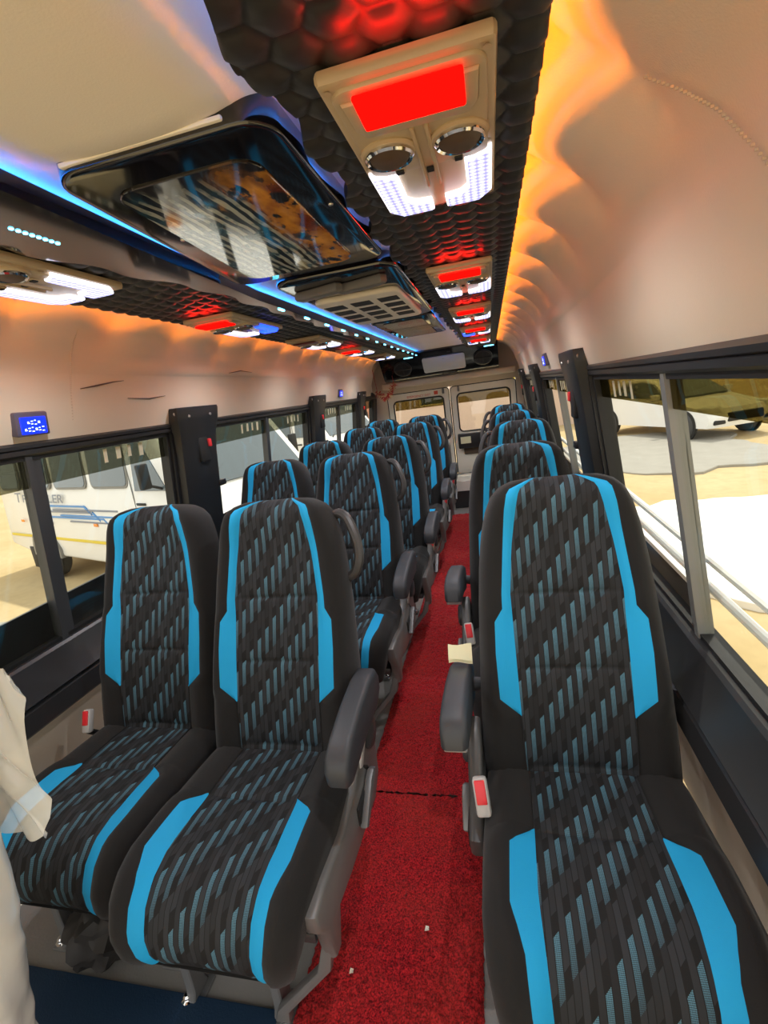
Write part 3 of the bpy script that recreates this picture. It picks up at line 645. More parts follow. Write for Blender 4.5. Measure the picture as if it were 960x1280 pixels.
# printed panels, air vent in the middle of the ceiling
def art_panel(x0, x1, y0, y1, label, fr=0.045, skew=0.0):
    e = empty('printed_ceiling_panel', ((x0+x1)/2, (y0+y1)/2, 1.70)); T = Matrix.Translation(-Vector(e.location)); n = 8
    sk = lambda P_: [(p[0]-skew*max(0.0, (x1-p[0])/(x1-x0))*(p[1]-y0)/(y1-y0), p[1]) for p in P_]
    mb = MB(); mb.prism(sk(rrect(x0, y0, x1, y1, 0.05, n)), 'z', 1.702, 1.745, 0.006, 3, T); mb.build('frame', 'gloss_black', e)
    pts = sk(rrect(x0+fr*1.1, y0+fr*1.6, x1-fr*1.3, y1-fr*1.2, 0.04, n)); mb = MB(); mb.prism(pts, 'z', 1.6985, 1.7025, 0.001, 1, T)
    mb.uv = [((p[0]+0.5*(x1-x0))/(x1-x0), (p[1]+0.5*(y1-y0))/(y1-y0)) for p in mb.v]; mb.build('picture', 'art', e)
    mb = MB(); mb.rbox((x0+0.03, y0-0.005, 1.7115), (x1-0.06, y0+0.004, 1.718), 0.002, 2, T); mb.build('front_edge', 'cream', e)
    for x in (x0+0.014, x1-0.016):
        for y in (y0+0.3, y1-0.1):
            mb = MB(); mb.lathe([(0.005, -0.001), (0.004, -0.003), (0, -0.0035)], 10, T @ Matrix.Translation((x, y, 1.702))); mb.build('screw', 'steel', e)
    tag(e, label, 'ceiling panel', 'printed ceiling panels'); return e
art_panel(-0.075, 0.268, 0.66, 1.38, 'large glossy printed ceiling panel with orange flames, before the air vent', skew=0.085)
art_panel(-0.06, 0.26, 2.52, 3.4, 'glossy printed ceiling panel beyond the air vent')
ve = empty('air_vent_unit', (0.09, 1.95, 1.70)); T = Matrix.Translation(-Vector(ve.location))
mb = MB(); mb.prism(rrect(-0.10, 1.45, 0.28, 2.46, 0.06, 8), 'z', 1.70, 1.745, 0.012, 3, T); mb.build('bezel', 'gloss_black', ve)
mb = MB(); mb.prism(rrect(-0.07, 1.72, 0.235, 2.36, 0.04, 8), 'z', 1.682, 1.702, 0.008, 3, T); mb.build('grille_plate', 'cream', ve)
for i in range(3):
    x = -0.02+i*0.10
    for j in range(4):
        y = 1.80+j*0.125; mb = MB(); mb.prism([(x-0.036, y), (x+0.036, y), (x+0.036, y+0.075), (x-0.036, y+0.075)], 'z', 1.680, 1.6835, 0.001, 1, T); mb.build('slot', 'rubber', ve)
for x in (0.02, 0.16):
    mb = MB(); mb.prism([(x-0.09, 1.56), (x+0.06, 1.52), (x+0.075, 1.54), (x+0.05, 1.565), (x-0.08, 1.60)], 'z', 1.672, 1.70, 0.008, 3, T); mb.build('knob', 'grey_plastic', ve)
tag(ve, 'cream slotted air vent with a glossy black surround in the ceiling', 'air vent')

# ------------------------------------------------------------------ seats
S = 0.72   # height of the backrest
HW = [(-0.07, 0.190), (-0.05, 0.212), (0.0, 0.222), (0.10, 0.222), (0.25, 0.216), (0.40, 0.208), (0.50, 0.200), (0.58, 0.190), (0.64, 0.176), (0.68, 0.159), (0.705, 0.136), (0.718, 0.106), (0.722, 0.05)]
SI = [(-0.07, 0.118), (0.0, 0.120), (0.2, 0.124), (0.44, 0.127), (0.55, 0.116), (0.64, 0.100), (0.69, 0.088), (0.722, 0.045)]
SO = [(-0.07, 0.1205), (0.155, 0.1245), (0.158, 0.128), (0.195, 0.170), (0.30, 0.172), (0.375, 0.169), (0.405, 0.149), (0.44, 0.148), (0.55, 0.137), (0.64, 0.127), (0.69, 0.116), (0.722, 0.049)]
BROWS = sorted(set([-0.07, -0.06, -0.045, -0.02, 0.0, 0.02, 0.03, 0.035, 0.04, 0.05, 0.08, 0.12, 0.15, 0.155, 0.158, 0.176, 0.195, 0.22, 0.25, 0.257, 0.262, 0.267, 0.274, 0.30, 0.34, 0.375, 0.39, 0.405, 0.425, 0.433, 0.438, 0.443, 0.45, 0.47, 0.50, 0.53, 0.56, 0.59, 0.62, 0.645, 0.665, 0.68, 0.693, 0.703, 0.711, 0.717, 0.7205, 0.722]))
def thick(s):   # forward bulge of the backrest along its height
    t = 0.055+0.012*math.sin(math.pi*max(0, min(1, s/0.4)))
    if s > 0.58: t += 0.018*math.sin(math.pi*(s-0.58)/0.28)
    k = 1.0
    if s > 0.66: k = math.sqrt(max(0.0, 1-((s-0.66)/0.0625)**2))
    if s < -0.02: k = min(k, 0.55+0.45*(s+0.07)/0.05)
    return t, k
def seat_grid(rows, hw, si, so, depthf, seams, nC=9, nS=3, nB=6):
    """columns follow the strip edges so the strips cut cleanly; returns rows of (u, w) and the column ranges"""
    out = []
    for s in rows:
        H, a, b = hw(s), si(s), so(s); a = min(a, H*0.80); b = min(b, H*0.93); b = max(b, a+0.0006); t, k = depthf(s)
        sm = min([abs(s-q) for q in seams]+[1.0]); groove = 0.006*math.exp(-(sm/0.006)**2)
        cols = []
        def hgt(u):
            au = abs(u); q = au/H
            base = t*(1-0.16*math.exp(-(au/(0.75*a))**4))
            # bolster rises outside the strip, then rolls off to the side
            bol = 0.018*math.exp(-((au-(0.5*(b+H)-0.005))/0.035)**2)
            roll = math.sqrt(max(0.0, 1-max(0.0, (q-0.78)/0.22)**2.2))
            return (base+bol)*roll*k
        half = []
        for i in range(nC+1): half.append((a*i/nC, 'c'))
        for i in range(1, nS+1): half.append((a+(b-a)*i/nS, 's'))
        for i in range(1, nB+1): half.append((b+(H-b)*math.sin(math.pi/2*i/nB), 'b'))
        def wz(u, i):
            h = hgt(u)
            if u <= a+1e-6: h -= groove*max(0, 1-(u/a)**6)
            if abs(u-a) < 1e-6 or abs(u-b) < 1e-6: h -= 0.0035
            return h
        hv = [(u, wz(u, i)) for i, (u, c) in enumerate(half)]
        out.append([(-u, h) for u, h in hv[::-1]][:-1]+hv)
    n = nC+nS+nB
    rng_ = {'bL': (0, nB), 'sL': (nB, nB+nS), 'c': (nB+nS, nB+nS+2*nC), 'sR': (nB+nS+2*nC, nB+2*nS+2*nC), 'bR': (nB+2*nS+2*nC, 2*n)}
    return out, rng_
def lerp(tab): return lambda s: interp(s, tab)
def build_back(parent):
    g, rg = seat_grid(BROWS, lerp(HW), lerp(SI), lerp(SO), thick, (0.035, 0.262, 0.438), nC=9)
    def pt(r, c): u, h = g[r][c]; return (u, -h, BROWS[r])
    nr, nc = len(BROWS), len(g[0])
    mb = MB()
    # side and back shell, then the two bolsters: one continuous black cover
    arrL, arrR = [], []
    rows = []
    for r in range(nr):
        s = BROWS[r]; H = interp(s, HW); t, k = thick(s); bk = 0.052*(0.45+0.55*k)
        sh = []
        a0, a1 = rg['bR']; sh += [pt(r, c) for c in range(a0, a1+1)]
        sh += [(H*1.0, bk*0.30, s), (H*0.985, bk*0.62, s), (H*0.93, bk*0.88, s), (H*0.75, bk*1.0, s), (H*0.35, bk*1.06, s)]
        sh += [(-H*0.35, bk*1.06, s), (-H*0.75, bk*1.0, s), (-H*0.93, bk*0.88, s), (-H*0.985, bk*0.62, s), (-H, bk*0.30, s)]
        a0, a1 = rg['bL']; sh += [pt(r, c) for c in range(a0, a1+1)]
        rows.append(sh)
    mb.grid(rows); mb.f.append(tuple(range(len(rows[0])))); o = len(mb.v); mb.f.append(tuple(range(o-len(rows[0]), o)))
    bo = mb.build('backrest', 'black_fabric', parent, angle=80); bo.location = (0, 0.05, 0.408)
    for key, nm, mt in (('c', 'centre_panel', 'pattern'), ('sL', 'accent_strip', 'blue_fabric'), ('sR', 'accent_strip', 'blue_fabric')):
        a0, a1 = rg[key]; m2 = MB()
        if key == 'c': rr = range(nr)
        else: rr = [r for r in range(nr) if BROWS[r] >= 0.154]
        m2.grid([[pt(r, c) for c in range(a0, a1+1)] for r in rr]); m2.uv = [(p[0]+0.3, p[2]) for p in m2.v]
        m2.build(nm, mt, bo, angle=80, recalc=False)
    for key in ('sL', 'sR'):   # below the strip the bolster cover closes the gap
        a0, a1 = rg[key]; rr = [r for r in range(nr) if BROWS[r] <= 0.1556]
        m2 = MB(); m2.grid([[pt(r, c) for c in range(a0, a1+1)] for r in rr]); m2.build('bolster_seam', 'black_fabric', bo, angle=80, recalc=False)
    return bo
# cushion: path from the backrest to the front lip
CP = [(0.0, 0.10, 0.415), (0.05, 0.05, 0.420), (0.10, 0.0, 0.425), (0.16, -0.06, 0.430), (0.27, -0.17, 0.437), (0.34, -0.24, 0.443), (0.42, -0.32, 0.444), (0.47, -0.365, 0.434), (0.51, -0.395, 0.410), (0.55, -0.415, 0.372), (0.59, -0.420, 0.330), (0.62, -0.410, 0.300)]
CROWS = [0, 0.04, 0.08, 0.12, 0.16, 0.20, 0.23, 0.253, 0.261, 0.265, 0.269, 0.277, 0.29, 0.305, 0.33, 0.36, 0.39, 0.42, 0.435, 0.45, 0.465, 0.48, 0.495, 0.51, 0.525, 0.54, 0.555, 0.57, 0.585, 0.60, 0.61, 0.62]
CHW = [(0, 0.205), (0.1, 0.216), (0.3, 0.222), (0.43, 0.222), (0.50, 0.216), (0.57, 0.203), (0.62, 0.185)]
CSI = [(0, 0.112), (0.265, 0.118), (0.40, 0.123), (0.62, 0.112)]
CSO = [(0, 0.1126), (0.265, 0.119), (0.269, 0.128), (0.30, 0.168), (0.42, 0.172), (0.48, 0.152), (0.54, 0.148), (0.62, 0.134)]
def build_cushion(parent):
    def dep(s):
        k = 1.0 if s < 0.55 else max(0.55, 1-(s-0.55)/0.07*0.45)
        return 0.022, k
    g, rg = seat_grid(CROWS, lerp(CHW), lerp(CSI), lerp(CSO), dep, (0.265,), nC=9)
    def path(s): return interp(s, [(c[0], c[1]) for c in CP]), interp(s, [(c[0], c[2]) for c in CP])
    def frame(s):
        y, z = path(s); y1, z1 = path(min(0.62, s+0.02)); y0, z0 = path(max(0, s-0.02)); ty, tz = y1-y0, z1-z0; l = math.hypot(ty, tz); return y, z, (tz/l, -ty/l)
    fr = [frame(s) for s in CROWS]
    def pt(r, c):
        u, h = g[r][c]; y, z, n = fr[r]; return (u, y+n[0]*h, z+n[1]*h)
    nr = len(CROWS); mb = MB(); rows = []
    for r in range(nr):
        s = CROWS[r]; H = interp(s, CHW); y, z, n = fr[r]
        d = 0.13 if s < 0.44 else max(0.035, 0.13-(s-0.44)/0.18*0.10)
        # inward (down) direction
        def low(u, q): return (u, y-n[0]*q, z-n[1]*q)
        sh = [pt(r, c) for c in range(rg['bR'][0], rg['bR'][1]+1)]
        sh += [low(H*1.0, d*0.3), low(H*0.985, d*0.7), low(H*0.94, d*0.95), low(H*0.8, d), low(0, d), low(-H*0.8, d), low(-H*0.94, d*0.95), low(-H*0.985, d*0.7), low(-H, d*0.3)]
        sh += [pt(r, c) for c in range(rg['bL'][0], rg['bL'][1]+1)]
        rows.append(sh)
    mb.grid(rows); mb.f.append(tuple(range(len(rows[0])))); o = len(mb.v); mb.f.append(tuple(range(o-len(rows[0]), o)))
    co = mb.build('seat_cushion', 'black_fabric', parent, angle=80)
    for key, nm, mt in (('c', 'centre_panel', 'pattern'), ('sL', 'accent_strip', 'blue_fabric'), ('sR', 'accent_strip', 'blue_fabric')):
        a0, a1 = rg[key]; m2 = MB(); rr = list(range(nr)) if key == 'c' else [r for r in range(nr) if CROWS[r] >= 0.2645]
        m2.grid([[pt(r, c) for c in range(a0, a1+1)] for r in rr]); uv = []
        for r in rr: uv += [(pt(r, c)[0]+0.3, 1-CROWS[r]) for c in range(a0, a1+1)]
        m2.uv = uv; m2.build(nm, mt, co, angle=80, recalc=False)
    for key in ('sL', 'sR'):
        a0, a1 = rg[key]; rr = [r for r in range(nr) if CROWS[r] <= 0.2655]
        m2 = MB(); m2.grid([[pt(r, c) for c in range(a0, a1+1)] for r in rr]); m2.build('bolster_seam', 'black_fabric', co, angle=80, recalc=False)
    return co
def buckle(parent, x, y, z, s, size=1.0):
    mb = MB(); Bm = Matrix.Translation((x, y, z)) @ Matrix.Rotation(R(-28), 4, 'X') @ Matrix.Rotation(R(6*s), 4, 'Y') @ Matrix.Scale(size, 4)
    mb.rbox((-0.014, -0.010, -0.035), (0.014, 0.012, 0.035), 0.006, 2, Bm); bo = mb.build('buckle', 'buckle_grey', parent)
    mb = MB(); mb.rbox((-0.010, -0.0125, -0.012), (0.010, -0.008, 0.031), 0.003, 2, Bm); mb.build('release_button', 'red_plastic', bo)
    mb = MB(); mb.tube([Bm @ Vector((0, 0.004, -0.03)), Vector((x, y+0.03, z-0.07)), Vector((x, y+0.05, z-0.12))], 0.009, 8); mb.build('stalk', 'rubber', bo)
def make_seat(aisle, arm, handle, arm_tilt=0.0, arm_off=(0, 0, 0)):
    """aisle: +1/-1 side carrying the side cover, 0 for none"""
    e = empty('bus_seat'); bo = build_back(e); build_cushion(e)
    # base pan and legs
    mb = MB(); mb.rbox((-0.20, -0.34, 0.275), (0.20, 0.08, 0.305), 0.008, 2); mb.build('base_pan', 'dark_grey_plastic', e)
    a = aisle if aisle else 1
    for s in (-1, 1):
        x = s*0.175
        if s == aisle: x = s*0.055 if aisle > 0 else s*0.16
        for (ya, yb) in ((-0.29, -0.30), (0.04, 0.07)):
            mb = MB(); mb.prism([(ya-0.03, 0.285), (ya+0.03, 0.285), (yb+0.022, 0.03), (yb+0.03, 0.0), (yb-0.035, 0.0), (yb-0.022, 0.03)], 'x', x-0.012, x+0.012, 0.003, 1)
            mb.rbox((x-0.028, yb-0.04, 0.0), (x+0.028, yb+0.035, 0.007), 0.002, 1)
            lg = mb.build('leg', 'grey_metal', e)
            mb = MB(); mb.lathe([(0.015, 0.007), (0.015, 0.012), (0.010, 0.014), (0.010, 0.022), (0.006, 0.026), (0.0, 0.027)], 8, Matrix.Translation((x+s*0.012, yb-0.022, 0))); mb.build('bolt', 'chrome', lg)
    if aisle:
        xo = aisle*(0.204 if aisle > 0 else 0.222)
        prof = [(-0.15, 0.40), (-0.14, 0.35), (-0.08, 0.30), (0.04, 0.27), (0.10, 0.31), (0.115, 0.42), (0.105, 0.50), (0.07, 0.545), (0.02, 0.535), (-0.04, 0.465), (-0.10, 0.42)] if aisle < 0 else [(-0.385, 0.415), (-0.38, 0.37), (-0.35, 0.325), (-0.335, 0.24), (-0.305, 0.235), (-0.275, 0.305), (-0.19, 0.29), (0.04, 0.27), (0.10, 0.31), (0.115, 0.42), (0.105, 0.50), (0.07, 0.545), (0.02, 0.535), (-0.04, 0.465), (-0.10, 0.425), (-0.20, 0.412), (-0.32, 0.425)]
        mb = MB(); mb.prism(prof, 'x', min(xo, xo+aisle*0.034), max(xo, xo+aisle*0.034), 0.010, 3); sc_ = mb.build('side_cover', 'grey_plastic' if aisle > 0 else 'side_grey', e, angle=40)
        if aisle > 0:
            mb = MB(); mb.prism([(xo+0.002, 0.27), (xo+0.026, 0.27), (xo+0.012, 0.20), (0.092, 0.05), (0.088, 0.015), (0.050, 0.015), (0.062, 0.05), (xo-0.022, 0.19)], 'y', -0.338, -0.312, 0.006, 2); mb.build('strut', 'grey_plastic', e)
        mb = MB(); x2 = xo+aisle*0.036; mb.rbox((x2-0.004, -0.11, 0.33), (x2+0.004, 0.02, 0.385), 0.004, 1); mb.build('lever_slot', 'rubber', sc_)
        mb = MB(); x3 = xo+aisle*0.046; mb.prism([(-0.115, 0.335), (-0.10, 0.322), (0.0, 0.37), (0.02, 0.395), (0.0, 0.405), (-0.03, 0.398)] if aisle > 0 else [(-0.075, 0.345), (-0.065, 0.33), (0.0, 0.36), (0.02, 0.39), (0.0, 0.405), (-0.03, 0.398)], 'x', x3-0.010, x3+0.010, 0.005, 2); mb.build('recline_lever', 'grey_metal', sc_)
        mb = MB(); mb.lathe([(0.042, 0.0), (0.042, 0.010), (0.034, 0.016), (0.0, 0.018)], 20, Matrix.Translation((xo+aisle*0.034, 0.055, 0.475)) @ Matrix.Rotation(R(90*aisle), 4, 'Y')); mb.build('hinge_cap', 'dark_grey_plastic', sc_)
        mb = MB(); mb.rbox((xo-0.02, -0.05, 0.34), (xo+0.005, 0.09, 0.44), 0.006, 2); mb.build('hinge_bracket', 'rubber', e)
    if arm:
        xa = arm*0.247; A0 = Matrix.Translation((xa+arm_off[0], 0.07+arm_off[1], 0.590+arm_off[2])) @ Matrix.Rotation(-arm_tilt, 4, 'X')
        # side profile (y forward negative)
        pr = [(0.045, -0.02), (0.05, 0.02), (0.03, 0.05), (-0.03, 0.058), (-0.13, 0.050), (-0.22, 0.032), (-0.262, 0.014), (-0.278, -0.015), (-0.272, -0.052), (-0.25, -0.060), (-0.13, -0.047), (0.0, -0.045)]
        mb = MB(); mb.prism(pr, 'x', -0.029, 0.029, 0.013, 4, A0); ao = mb.build('armrest', 'arm_pad', e, angle=50)
        mb = MB(); mb.prism([(-0.266, -0.054), (-0.25, -0.064), (-0.14, -0.051), (-0.14, -0.044), (-0.25, -0.052)], 'x', -0.024, 0.024, 0.002, 1, A0); mb.build('armrest_base', 'buckle_grey', ao)
        mb = MB(); mb.tube([A0 @ Vector((0, 0.01, 0.0)), A0 @ Vector((-arm*0.06, 0.03, -0.01))], 0.018, 12); mb.build('pivot', 'dark_grey_plastic', ao)
    if handle:
        h = handle; pts = [(h*0.150, 0.02, 0.655), (h*0.178, 0.012, 0.668), (h*0.205, 0.005, 0.650), (h*0.226, 0.0, 0.605), (h*0.236, 0.0, 0.56), (h*0.235, 0.0, 0.525), (h*0.220, 0.008, 0.495), (h*0.196, 0.016, 0.482)]
        # smooth the path
        P2 = []
        for i in range(len(pts)-1):
            p0, p1, p2, p3 = [Vector(pts[max(0, min(len(pts)-1, i+j))]) for j in (-1, 0, 1, 2)]
            for t in (0, 0.25, 0.5, 0.75): P2.append(0.5*((2*p1)+(p2-p0)*t+(2*p0-5*p1+4*p2-p3)*t*t+(3*p1-p0-3*p2+p3)*t**3))
        P2.append(Vector(pts[-1])); mb = MB(); mb.tube(P2, 0.0145, 10); mb.build('grab_handle', 'handle_plastic', bo)
    return e
seat_win = make_seat(0, 0, 0); buckle(seat_win, -0.228, -0.02, 0.485, -1)
seat_aisle = make_seat(1, 1, 1); buckle(seat_aisle, 0.232, -0.02, 0.47, 1)
seat_right = make_seat(-1, -1, 0, arm_tilt=R(17), arm_off=(-0.018, 0.06, 0.005)); buckle(seat_right, -0.222, -0.115, 0.485, -1, 1.12)
seat_right_h = make_seat(-1, -1, -1, arm_tilt=R(10), arm_off=(-0.012, 0.05, 0.0)); buckle(seat_right_h, -0.226, -0.075, 0.475, -1)
pro = {'w': seat_win, 'a': seat_aisle, 'r': seat_right, 'h': seat_right_h}; seen = set()
rown = ['in the front row', 'in the second row', 'in the third row', 'in the fourth row', 'in the last row']
def put_seat(kind, x, yh, rec, label, group, rz=0.0):
    p = pro[kind]
    if kind in seen: p = copy_tree(p)
    seen.add(kind); p.location = (x, yh-0.05-0.70*math.sin(R(rec)), 0.0); p.rotation_euler = (0, 0, R(rz))
    for c in kids(p):
        if c.name.startswith('backrest'): c.rotation_euler = (R(-rec), 0, 0)
    tag(p, label, 'seat', group); return p
LA = [(-0.125, 1.29, 19), (-0.160, 2.24, 18), (-0.122, 2.94, 18), (-0.13, 3.97, 18), (-0.125, 4.72, 17)]
LW = [(-0.575, 1.35, 18), (-0.612, 2.33, 19), (-0.575, 3.02, 15), (-0.583, 4.07, 18), (-0.58, 4.86, 17)]
RA = [(0.645, 1.245, 18, 'r'), (0.592, 1.94, 17, 'r'), (0.662, 2.96, 17, 'h'), (0.655, 3.87, 17, 'h'), (0.662, 4.88, 17, 'h')]
for i in range(5):
    put_seat('a', *LA[i], f'black and blue aisle seat left of the carpet, {rown[i]}', 'seats beside the aisle on the left')
    put_seat('w', *LW[i], f'black and blue window seat against the left wall, {rown[i]}', 'window seats on the left')
    put_seat(RA[i][3], *RA[i][:3], f'black and blue single seat by the right windows, {rown[i]}', 'single seats on the right')

# ------------------------------------------------------------------ carpet, mats, litter
def carpet(name, x0, x1, y0, y1, z, label, drop=False):
    nx, ny = int((x1-x0)/0.0056), int((y1-y0)/0.0066)
    X, Yg = np.meshgrid(np.linspace(x0, x1, nx), np.linspace(y0, y1, ny)); h = rng.normal(size=X.shape)
    h = 0.5*h+0.5*(np.roll(h, 1, 0)+np.roll(h, 1, 1))/1.4; Z = z+0.006+0.0034*h
    X = X+rng.normal(size=X.shape)*0.0011; Yg = Yg+rng.normal(size=X.shape)*0.0011
    Xe = np.minimum(np.abs(X-x0), np.abs(X-x1)); Z = np.where(Xe < 0.004, z, Z)
    X = X + 0.006*np.sin(Yg*5.0)*(X > (x0+x1)/2)
    mb = MB(); mb.grid(np.stack([X, Yg, Z], -1).tolist())
    o = mb.build(name, 'carpet', smooth=True, angle=180, recalc=False); return tag(o, label, 'carpet', 'aisle carpets')
carpet('carpet_runner', -0.038, 0.392, 0.10, 1.329, 0.004, 'red pile carpet runner in the aisle, front piece nearest the camera')
carpet('carpet_runner', -0.030, 0.36, 1.331, 5.0, 0.008, 'red pile carpet runner in the aisle, long rear piece')
mb = MB(); mb.rbox((-0.92, 0.12, 0.0005), (-0.075, 0.70, 0.012), 0.004, 2); tag(mb.build('floor_mat', 'navy_mat'), 'dark navy floor mat before the front left seats', 'mat')
for (x, y, s_, m_, lb) in ((0.245, 0.905, 0.011, 'paper', 'tiny white paper scrap on the front red carpet'), (0.075, 0.79, 0.010, 'beige', 'tiny clear wrapper bit on the front red carpet by the left seat')):
    mb = MB(); mb.add([(x-s_/2, y-s_/2, 0.017), (x+s_/2, y-s_/3, 0.019), (x+s_/2.5, y+s_/2, 0.018), (x-s_/3, y+s_/2.4, 0.021), (x-s_/2, y-s_/2, 0.0155), (x+s_/2, y-s_/3, 0.0175), (x+s_/2.5, y+s_/2, 0.0165), (x-s_/3, y+s_/2.4, 0.0195)], [(0,1,2,3),(7,6,5,4),(0,4,5,1),(1,5,6,2),(2,6,7,3),(3,7,4,0)]); mb.v = [(p[0], p[1], p[2]+0.003) for p in mb.v]; tag(mb.build('paper_scrap', m_, smooth=False), lb, 'litter', 'litter on the carpet')
mb = MB()
for dz in (0.0, -0.008): mb.grid([[(0.352+0.012*i, 1.095+0.007*j, 0.674+0.011*j+0.003*math.sin(i+j)+dz) for i in range(6)] for j in range(4)])
tag(mb.build('foam_scrap', 'foam'), 'pale yellow foam scrap lying on the front right armrest', 'foam scrap')
# crumpled cloth bag under the window seat
bm = bmesh.new(); bmesh.ops.create_icosphere(bm, subdivisions=4, radius=1.0)
from mathutils import noise as mn
for v in bm.verts:
    d = 1+0.28*mn.noise(v.co*2.2)+0.14*mn.noise(v.co*5.5); v.co = Vector((v.co.x*0.105*d, v.co.y*0.11*d, max(-0.075, v.co.z*0.10*d)))
mb = MB(); mb.bm(bm, Matrix.Translation((-0.60, 0.80, 0.077))); tag(mb.build('cloth_bag', 'bag'), 'crumpled black cloth bag under the front left window seat', 'bag')

# front seat wrapped in clear plastic at the left edge
we = empty('wrapped_seat', (-0.5, 0.42, 0.0)); Tw = Matrix.Translation(-Vector(we.location))
edge = [(0.02, -0.46), (0.25, -0.42), (0.33, -0.395), (0.45, -0.355), (0.54, -0.325), (0.66, -0.295), (0.78, -0.275), (0.90, -0.27), (1.0, -0.285), (1.06, -0.32), (1.09, -0.40)]
rows = []
for z in np.linspace(0.015, 1.085, 110):
    xr = interp(z, edge); xl = -1.0-xr+0.02; cx, hw_ = (xr+xl)/2, max(0.05, (xr-xl)/2); row = []
    for q in range(100):
        a = 2*math.pi*q/100; ca, sa = math.cos(a), math.sin(a)
        px = cx+hw_*abs(ca)**0.45*(1 if ca > 0 else -1); py = 0.43+0.055*abs(sa)**0.6*(1 if sa > 0 else -1)
        v = Vector((px, py, z)); rd = lambda q_: (1-abs(mn.noise(q_))*2.4)
        d = 0.008*mn.noise(Vector((px*9, py*9, z*4.0+px*6)))+0.007*rd(Vector((px*7+z*4, py*7, z*1.6-px*4)))+0.004*rd(Vector((px*22-z*6, py*20, z*7)))-0.008
        row.append(tuple(Tw @ (v+Vector((d*ca, d*sa*1.5, 0)))))
    rows.append(row)
mb = MB(); mb.grid(rows, closed_u=True); n = len(mb.v); mb.f.append(tuple(range(100))); mb.f.append(tuple(range(n-100, n))); mb.build('seat_body', 'white_film', we, angle=60)
m_, k_, b_ = new_mat('clear_polythene'); b_.inputs['Base Color'].default_value = (0.93, 0.92, 0.84, 1); b_.inputs['Roughness'].default_value = 0.18
b_.inputs['Alpha'].default_value = 0.55; b_.inputs['Coat Weight'].default_value = 0.5; M['polythene'] = m_
rows = []
for i in range(60):
    t = i/59; z = 1.04-0.30*t; row = []
    for j in range(40):
        u = j/39; xr = interp(z, [(0.70, -0.262), (0.74, -0.225), (0.78, -0.205), (0.86, -0.197), (0.94, -0.187), (1.04, -0.178)]); x = -0.40+(xr+0.40)*u
        row.append(tuple(Tw @ Vector((x, 0.488+0.016*(1-abs(mn.noise(Vector((x*16+z*7, z*5, 1.7))))*2.4)-0.012-0.03*max(0, u-0.7), z+0.012*math.sin(u*7)*t))))
    rows.append(row)
mb = MB(); mb.grid(rows); mb.build('plastic_wrap', 'polythene', we, angle=60)
tag(we, 'front seat back wrapped in pale plastic sheeting at the left edge', 'wrapped seat')

# ------------------------------------------------------------------ outside
GZ = -0.62
mb = MB(); mb.grid([[(-60+2.5*i, -20+2.5*j, GZ+0.03*math.sin(i*1.7)*math.cos(j*1.3)) for i in range(49)] for j in range(49)]); struct(mb.build('ground', 'earth'))
def patch(name, cx, cy, rx, ry, z, mat, label, seed, cat):
    r_ = np.random.default_rng(seed); ph = r_.random(6)*6.28; top = []
    for i in range(72):
        a = 2*math.pi*i/72; q = 1+0.10*math.sin(3*a+ph[0])+0.07*math.sin(5*a+ph[1])+0.05*math.sin(9*a+ph[2])+0.03*math.sin(17*a+ph[3]); top.append((cx+rx*q*math.cos(a), cy+ry*q*math.sin(a)))
    mb = MB(); mb.prism(top, 'z', z-0.08, z, 0.01, 1); o = mb.build(name, mat); struct(o); o['label'] = label; return o
patch('ground_patch', 3.0, 5.5, 1.75, 1.65, GZ+0.05, 'white_ground', 'bare white patch of ground outside the right windows', 3, 'ground')  # white patch laid flat on the earth
patch('ground_patch', 3.6, 11.5, 2.3, 2.6, GZ+0.045, 'asphalt_and_shadow', 'grey shadow patch painted on the ground before the white car', 5, 'ground')  # grey patch stands in for the car's shadow
patch('ground_patch', -4.0, 1.5, 2.4, 2.4, GZ+0.045, 'asphalt_and_shadow', 'worn grey track outside the left windows', 8, 'ground')
def wheel(parent, x, y, r, w, T=None, rim='steel'):
    Tm = Matrix.Translation((x, y, r)) @ Matrix.Rotation(R(90), 4, 'X')
    mb = MB(); mb.lathe([(r*0.62, -w/2), (r*0.9, -w/2), (r, -w*0.32), (r, w*0.32), (r*0.9, w/2), (r*0.62, w/2)], 28, Tm); wo = mb.build('wheel', 'tyre', parent)
    mb = MB(); mb.lathe([(r*0.64, -w*0.42), (r*0.5, -w*0.30), (r*0.2, -w*0.38), (0, -w*0.4)], 24, Tm)
    mb.lathe([(0, w*0.4), (r*0.2, w*0.38), (r*0.5, w*0.30), (r*0.64, w*0.42)], 24, Tm); mb.build('rim', rim, wo)
